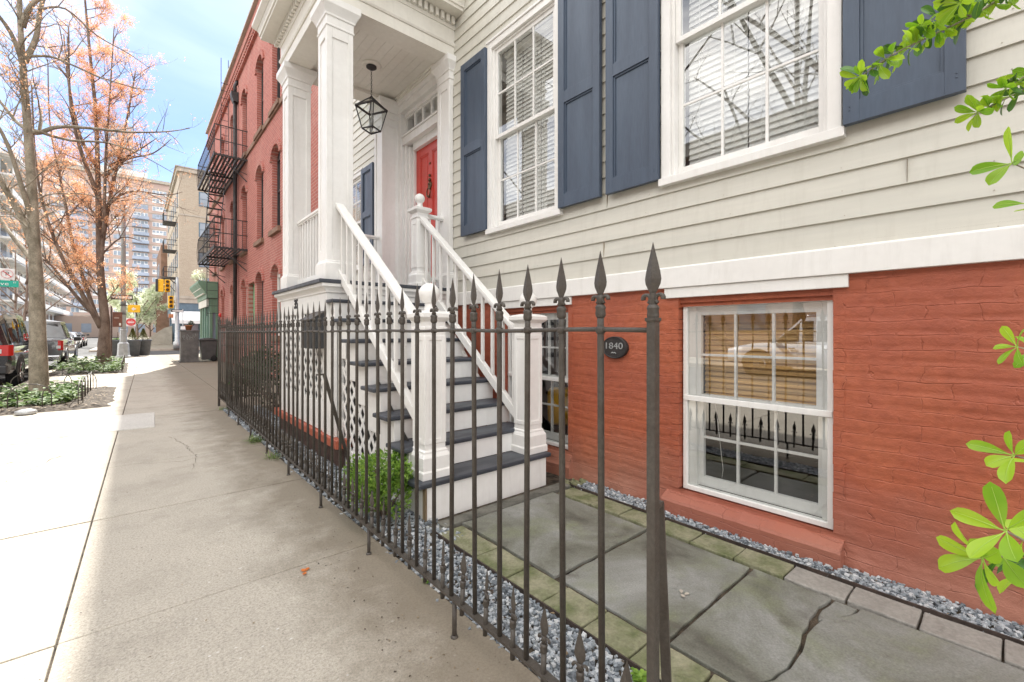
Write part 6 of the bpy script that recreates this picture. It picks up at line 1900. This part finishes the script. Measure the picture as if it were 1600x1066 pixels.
CS = thing('crossing_sign', (.05, 39.0, 0), 'yellow rectangular warning sign above a round DO NOT ENTER sign on one post', 'sign')
m = MB(); m.tube([(.10, 39.0, -.1), (.10, 39.0, 3.3)], .045, 8); m.build('post', 'galvanised', CS)
m = MB(); m.box(-.27, .36, 38.93, 38.95, 2.62, 3.12); yp = m.build('warning_plate', 'yellow_paint', CS, bevel=.02)
m = MB(); m.prism([(-.10, 2.84), (.04, 2.98), (.04, 2.90), (.14, 2.90), (.14, 2.80), (.04, 2.80), (.04, 2.72)][::-1], 'y', 38.915, 38.929); m.build('symbol', 'cream_paint', yp)
m = MB(); m.box(-.36, .14, 38.93, 38.945, 1.68, 2.22); wp = m.build('entry_plate', 'sign_white', CS, bevel=.01)
m = MB(); m.lathe([(.245, -.014), (.245, 0)], (-.11, 38.929, 1.97), 28, False, 'y'); m.build('red_disc', 'sign_red', wp)
m = MB(); m.box(-.28, .06, 38.905, 38.914, 1.93, 2.0); text_into(m, 'DO NOT', .085, lambda a, b, c: (-.11 + a, 38.911 - c, 2.09 + b), .001, width=.26); text_into(m, 'ENTER', .085, lambda a, b, c: (-.11 + a, 38.911 - c, 1.84 + b), .001, width=.26); m.build('lettering', 'sign_white', wp)
NP = thing('street_name_sign', (-3.0, 20.6, 0), 'green street name sign with a white no parking sign above it at the left edge', 'sign')
m = MB(); m.tube([(-3.30, 20.6, -.15), (-3.30, 20.6, 3.35)], .035, 8); m.build('post', 'galvanised', NP)
m = MB(); m.box(-3.52, -2.72, 20.55, 20.56, 2.70, 2.90); gs = m.build('name_plate', 'sign_green', NP)
m = MB(); text_into(m, 'Grove', .15, lambda a, b, c: (-3.18 + a, 20.548 - c, 2.795 + b), .001, width=.50); text_into(m, 'ST', .07, lambda a, b, c: (-2.80 + a, 20.548 - c, 2.84 + b), .001); m.build('lettering', 'sign_white', gs)
m = MB(); m.box(-3.12, -2.80, 20.55, 20.56, 2.93, 3.27); ns = m.build('parking_plate', 'sign_white', NP, bevel=.01)
m = MB()
for k in range(24):
    a, b = 2 * math.pi * k / 24, 2 * math.pi * (k + 1) / 24
    m.beam((-2.96 + .125 * math.cos(a), 20.546, 3.10 + .125 * math.sin(a)), (-2.96 + .125 * math.cos(b), 20.546, 3.10 + .125 * math.sin(b)), .006, .022, (0, 1, 0))
m.beam((-3.05, 20.544, 3.19), (-2.87, 20.544, 3.01), .022, .004, (0, 1, 0)); m.build('ban_ring', 'sign_red', ns)
m = MB(); text_into(m, 'P', .17, lambda a, b, c: (-2.96 + a, 20.547 - c, 3.10 + b), .001); m.build('letter', 'sign_black', ns)

for k, (x, y, lb, cone) in enumerate(((-.62, 31.0, 'dark grey round planter half hidden by the lamp post base', 0), (-.02, 30.7, 'middle dark grey planter with a cone shaped evergreen, nearest beside the lamp post', 1), (.42, 31.3, 'farthest right dark planter with a pointed evergreen beside the sunny corner', 1))):
    PL = thing('planter', (x, y, 0), lb, 'planter', 'planters on the street corner')
    m = MB(); m.lathe([(.27, .03), (.34, .80), (.37, .82), (.37, .90), (.33, .90), (.31, .78)], (x, y, 0), 24); m.build('tub', 'planter', PL)
    m = MB(); m.lathe([(.31, .80), (.2, .83), (.05, .84)], (x, y, 0), 14); m.build('earth', 'soil', PL)
    PN = thing('planted_shrub', (x, y, .83), ('pointed evergreen growing in the ' + ('middle' if k == 1 else 'right') + ' corner planter') if cone else 'low yellow green plants in the left corner planter', 'shrub')
    lf, tw = MB(), MB(); rr = random.Random(50 + k)
    for _ in range(1500 if cone else 500):
        t = rr.random() ** .7; a = rr.uniform(0, 6.3)
        if cone: rad = .21 * (1 - t) * rr.uniform(.8, 1.1); p = (x + rad * math.cos(a), y + rad * math.sin(a), .86 + .62 * t)
        else: rad = .3 * t; p = (x + rad * math.cos(a), y + rad * math.sin(a), .84 + rr.uniform(0, .12))
        leaf(lf, p, (math.cos(a), math.sin(a), .9), (0, 0, 1), .05, .03, .1)
    for _ in range(160):
        a = rr.uniform(0, 6.3); q = rr.uniform(.1, .3); leaf(lf, (x + q * math.cos(a), y + q * math.sin(a), .86), (math.cos(a), math.sin(a), .6), (0, 0, 1), .07, .04, .2)
    tw.tube([(x, y, .8), (x, y, 1.3)], .015, 6)
    lf.build('foliage', 'cone_leaf' if cone else 'ivy_leaf', PN); tw.build('stem', 'bark_brown', PN)

TL = thing('traffic_light', (2.62, 43.4, 0), 'grey traffic signal post with yellow signal heads at the far corner of the crossing', 'traffic light')
m = MB(); m.lathe([(.26, 0), (.26, .5), (.15, .6), (.12, 4.8), (.08, 5.6)], (2.62, 43.4, 0), 12); m.build('pole', 'galvanised', TL)
m = MB(); m.tube([(2.62, 43.4, 5.0), (2.1, 43.4, 5.5), (1.55, 43.4, 5.55)], .04, 8); m.tube([(2.62, 43.4, 4.3), (1.9, 43.4, 5.3)], .025, 6); m.tube([(2.6, 43.4, 3.6), (2.2, 43.3, 3.6)], .03, 6); m.build('arm', 'iron_paint', TL)
for (x, y, z, face) in ((1.62, 43.4, 4.88, 'x'), (2.02, 43.35, 4.88, 'y'), (2.22, 43.1, 3.62, 'y')):
    m = MB(); m.box(x - .17, x + .17, y - .12, y + .12, z - .48, z + .48); hd = m.build('signal_head', 'yellow_paint', TL, bevel=.03)
    q = MB(); v = MB()
    for k, c in enumerate((.31, 0, -.31)):
        if face == 'x': q.lathe([(.10, 0), (.08, -.03)], (x - .17, y, z + c), 14, True, 'x'); v.lathe([(.125, 0), (.125, -.14)], (x - .17, y, z + c + .005), 14, True, 'x', caps=False)
        else: q.lathe([(.10, 0), (.08, -.02)], (x, y - .12, z + c), 14, True, 'y'); v.lathe([(.125, 0), (.125, -.16)], (x, y - .12, z + c + .005), 14, True, 'y', caps=False)
    q.build('lens', 'pane_dark', hd); v.build('visor', 'yellow_paint', hd)
m = MB(); m.box(1.30, 1.44, 43.2, 43.6, 4.42, 5.36); m.build('signal_head', 'black_plastic', TL)
m = MB(); m.box(2.08, 2.38, 43.1, 43.35, 2.40, 2.70); m.build('walk_signal', 'terracotta', TL, bevel=.02)
w_, b_ = MB(), MB(); arrow_sign(w_, b_, 2.62, 43.2, 2.95, .80, .20); b2 = b_.build('sign_plate', 'sign_black', TL); w_.build('arrow', 'sign_white', b2)
ZP = thing('sign_post', (3.0, 43.0, 0), 'thin grey post with a small flat sign right of the traffic signal', 'sign')
m = MB(); m.tube([(2.95, 42.9, 0), (2.95, 42.9, 3.1)], .03, 8); m.build('post', 'galvanised', ZP); m = MB(); m.box(2.8, 3.1, 42.86, 42.875, 1.5, 1.75); m.build('plate', 'sign_white', ZP)

OW = MB()
def wire(a, b, sag, r=.010):
    a, b = Vector(a), Vector(b)
    OW.tube([a.lerp(b, k / 14) - Vector((0, 0, sag * 4 * (k / 14) * (1 - k / 14))) for k in range(15)], r, 5)
wire((2.62, 43.4, 5.6), (-12.0, 44.5, 7.0), .5); 
tag(OW.build('overhead_wire', 'black_iron'), 'thin black wire sagging across the street from the traffic signal post', 'wire')
# ------------------------------------------------------------------ buildings beyond the crossing
TB = thing('tan_apartment_building', (3.16, 50, 0), 'tan brick apartment block with black fire escapes and a white shop awning across the crossing', 'building')
tx0, ty0, th = 3.16, 50.0, 15.9
m = MB(); m.box(tx0, 18, ty0, 68, 4.6, th); m.build('wall', ['tan_brick'], TB)
m = MB(); m.box(tx0 - .18, 18.1, ty0 - .18, 68, th, th + .35); m.box(tx0 - .30, 18.1, ty0 - .25, 68, th + .351, th + .45); m.build('cornice', 'limestone', TB)
m = MB(); m.box(tx0 - .12, 18.05, ty0 - .12, 68, 4.35, 4.599); m.box(tx0 - .05, 18.0, ty0 - .05, 68, 3.95, 4.349); m.box(tx0 - .04, 18.0, ty0 - .04, 68, 11.95, 12.1); m.build('belt_course', 'limestone', TB)
m = MB(); m.box(tx0 + .02, 18, ty0 + .02, 68, 3.1, 3.949); m.box(tx0 + .01, 18, ty0, ty0 + .2, 3.3, 3.36); m.build('shop_fascia', 'blue_grey_paint', TB)
m = MB(); m.box(tx0 + .1, 18, ty0 + .1, 68, 0, .5)
for x in (tx0 + .05, 4.6, 6.2, 8, 10, 12): m.box(x, x + .16, ty0 + .05, ty0 + .2, .5, 3.1)
for y in (52, 55, 58, 61, 64): m.box(tx0 + .06, tx0 + .2, y, y + .16, .5, 3.1)
m.build('shop_front', 'blue_grey_paint', TB)
m = MB(); m.box(tx0 + .16, 17.9, ty0 + .16, 67.9, .5, 3.1); m.build('shop_window', 'far_glass', TB)
m = MB(); m.prism([(ty0 + .0, 3.2), (ty0 - 1.5, 2.35), (ty0 - 1.5, 2.05), (ty0 - 1.46, 2.05), (ty0 - 1.46, 2.33), (ty0 + .0, 3.15)][::-1], 'x', tx0 - .6, 9.5); m.build('awning', 'awning_cloth', TB)
def tanwin(x0, x1, z0, z1, face, y=None):
    f = MB(); gq = MB()
    if face == 'y':
        f.box(x0, x1, ty0 - .03, ty0 + .02, z0, z1); gq.box(x0 + .10, x1 - .10, ty0 - .045, ty0 - .031, z0 + .08, (z0 + z1) / 2 - .03); gq.box(x0 + .10, x1 - .10, ty0 - .045, ty0 - .031, (z0 + z1) / 2 + .03, z1 - .08)
    else:
        f.box(tx0 - .03, tx0 + .02, x0, x1, z0, z1); gq.box(tx0 - .045, tx0 - .031, x0 + .1, x1 - .1, z0 + .08, (z0 + z1) / 2 - .03); gq.box(tx0 - .045, tx0 - .031, x0 + .1, x1 - .1, (z0 + z1) / 2 + .03, z1 - .08)
    w = f.build('window', 'blue_grey_paint', TB); gq.build('pane', 'far_glass', w)
for z in (13.0, 10.15, 7.35, 5.0):
    for x in (4.62, 6.9, 9.2, 11.5): tanwin(x, x + .85, z, z + 1.35, 'y')
    for y in (51.5, 54.2, 56.9, 59.6, 62.3, 65.0): tanwin(y, y + 1.0, z, z + 1.45, 'x')
for z in (11.6, 8.95, 6.4):
    FEb = MB()
    FEb.box(tx0 - 1.0, tx0 - .05, 52, 54.2, z, z + .06)
    for h in (.5, .95): FEb.box(tx0 - 1.02, tx0 - .99, 52, 54.2, z + h, z + h + .05); FEb.box(tx0 - 1.0, tx0, 51.98, 52.02, z + h, z + h + .05)
    for k in range(8): FEb.box(tx0 - 1.015, tx0 - .995, 52 + .3 * k, 52.03 + .3 * k, z, z + .95)
    for k in range(5): FEb.box(tx0 - 1.0 + .22 * k, tx0 - .98 + .22 * k, 51.98, 52.0, z, z + .95)
    FEb.build('fire_escape', 'black_iron', TB)
BS = thing('brownstone_house', (2.3, 72, 0), 'narrow brownstone house with columns beyond the tan block', 'house')
m = MB(); m.box(2.6, 14, 69, 82, 0, 12); m.box(2.2, 2.6, 69.2, 69.6, 0, 5.2); m.box(2.2, 2.6, 71.6, 72.0, 0, 5.2); m.box(2.0, 2.7, 69, 72.2, 5.2, 5.8); m.build('wall', 'brownstone', BS)
for y in (73.5, 76, 78.5):
    for z in (1.5, 5, 8.5): m = MB(); m.box(2.55, 2.62, y, y + 1.1, z, z + 1.8); m.build('window', 'far_glass', BS)
SP = thing('stone_stoop', (1.6, 61, 0), 'stone front steps with curved side walls on the far pavement', 'steps')
m = MB()
for k in range(7): m.box(1.45 + .25 * k, 3.15, 60.2, 62.0, .0 + .19 * k, .19 * (k + 1) - .001)
for k in range(7): m.box(1.7 + .2 * k, 3.15, 59.2 + .0 * k, 60.19, 0.0 + .19 * k, .19 * k + .14)
m.build('step', 'brownstone', SP)
m = MB(); m.prism([(1.1, 0), (3.15, 0), (3.15, 1.95), (2.6, 1.75), (1.35, .72), (1.1, .6)], 'y', 58.9, 59.15); m.build('side_wall', 'limestone', SP); m = MB(); m.prism([(1.1, 0), (3.15, 0), (3.15, 1.95), (2.6, 1.75), (1.35, .72), (1.1, .6)], 'y', 62.05, 62.3); m.build('side_wall', 'limestone', SP)

HR = thing('high_rise', (-5, 210, 0), 'long many-storeyed apartment slab with brick bands and rows of white windows closing the street', 'building')
hx0, hx1, hy = -27.0, 15.5, 210.0
m = MB(); m.box(hx0, hx1, hy + .3, hy + 16, 0, 56.5); m.build('wall', 'far_brick', HR)
fp = 2.94; nf = 19
bays = []
x = hx0 + .3; kinds = []
while x < hx1 - 2: bays.append((x, x + 4.1)); x += 5.35
nw = 0; rest_f, rest_g = MB(), MB()
rh = random.Random(5)
for fl in range(nf - 1, -1, -1):
    z0 = 1.2 + fp * fl + .95; z1 = z0 + 1.65
    if z1 > 56: continue
    for bi, (a, b) in enumerate(bays):
        f, gq = (MB(), MB()) if nw < 100 else (rest_f, rest_g)
        f.box(a, b, hy + .16, hy + .32, z0, z1)
        n = 4
        for k in range(n):
            p, q = a + (b - a) * k / n + .10, a + (b - a) * (k + 1) / n - .10
            gq.box(p, q, hy + .12, hy + .159, z0 + (.10 if rh.random() < .5 else .7), z1 - .12)
        if nw < 100:
            w = f.build('window', 'sign_white' if (bi + fl) % 5 else 'far_blue', HR); gq.build('pane', 'far_glass', w)
        nw += 1
struct(rest_f.build('windows', 'sign_white', HR), 'stuff'); struct(rest_g.build('panes', 'far_glass', HR), 'stuff')
m = MB()
for fl in range(nf): m.box(hx0 - .02, hx1 + .02, hy + .2, hy + .35, 1.2 + fp * fl - .1, 1.2 + fp * fl + .12)
m.box(hx0 - .3, hx1 + .3, hy - .4, hy + 16, 56.5, 57.6); m.build('slab_band', 'limestone', HR)
for c in (2, 5):
    a, b = bays[c]
    m = MB()
    for fl in range(3, 15): m.box(a - .3, b + .3, hy - 1.3, hy + .2, 1.2 + fp * fl + .0, 1.2 + fp * fl + .18); m.box(a - .3, b + .3, hy - 1.35, hy - 1.3, 1.2 + fp * fl + .18, 1.2 + fp * fl + 1.15)
    m.build('balcony', 'far_blue', HR)
m = MB(); m.box(-20, 4, hy + 3, hy + 12, 57.6, 60.5); m.build('penthouse', 'render_white', HR)
HT = thing('glass_tower', (-5, 330, 0), 'pale blue tower rising above the apartment slab behind the orange tree', 'building')
m = MB(); m.box(-12, .0, 330, 345, 0, 118); m.build('wall', 'far_blue', HT)
m = MB()
for k in range(34): m.box(-11.8, -.2, 329.9, 330, 3.4 * k + 1.2, 3.4 * k + 2.7)
m.build('window_band', 'far_glass', HT)
WBd = thing('white_balcony_building', (-14, 120, 0), 'white building with stacked balcony slabs on the far left of the street', 'building')
m = MB(); m.box(-30, -14, 90, 172, 0, 27); m.build('wall', 'render_white', WBd)
m = MB()
for k in range(9): m.box(-14.0, -12.6, 91, 171, 2.6 + 2.9 * k, 2.85 + 2.9 * k); m.box(-12.62, -12.55, 91, 171, 2.85 + 2.9 * k, 3.7 + 2.9 * k)
m.build('balcony', 'render_white', WBd)
m = MB()
for k in range(9):
    for j in range(13): m.box(-14.03, -13.99, 93 + 6 * j, 96.8 + 6 * j, .5 + 2.9 * k, 2.3 + 2.9 * k)
struct(m.build('windows', 'pane_dark', WBd), 'stuff')
LB = thing('low_brick_row', (-8, 150, 0), 'low red brown brick building at the end of the street below the high rise', 'building')
m = MB(); m.box(-14, 20, 150, 160, 0, 5.2); m.build('wall', 'pale_brick', LB)
m = MB()
for k in range(9): m.box(-13 + 3.4 * k, -11.2 + 3.4 * k, 149.96, 150.0, 1.2, 3.4)
m.build('window_band', 'far_glass', LB)
OB = thing('row_houses', (-15.5, 0, 0), 'pale brick row houses across the road, seen only mirrored in the windows', 'building')
m = MB(); m.box(-24, -15.5, -30, 34, 0, 10.2); m.build('wall', 'pale_brick', OB)
m = MB(); m.box(-24, -15.2, -30.1, 34.1, 10.2, 10.9); m.build('cornice', 'limestone', OB)
for j in range(14):
    for k in range(3):
        y = -26 + 4.2 * j; m = MB(); m.box(-15.5, -15.46, y, y + 1.2, 1.4 + 3.1 * k, 3.4 + 3.1 * k); m.build('window', 'far_glass', OB)

for o in bpy.data.objects:
    if '_w' in o.keys(): del o['_w']
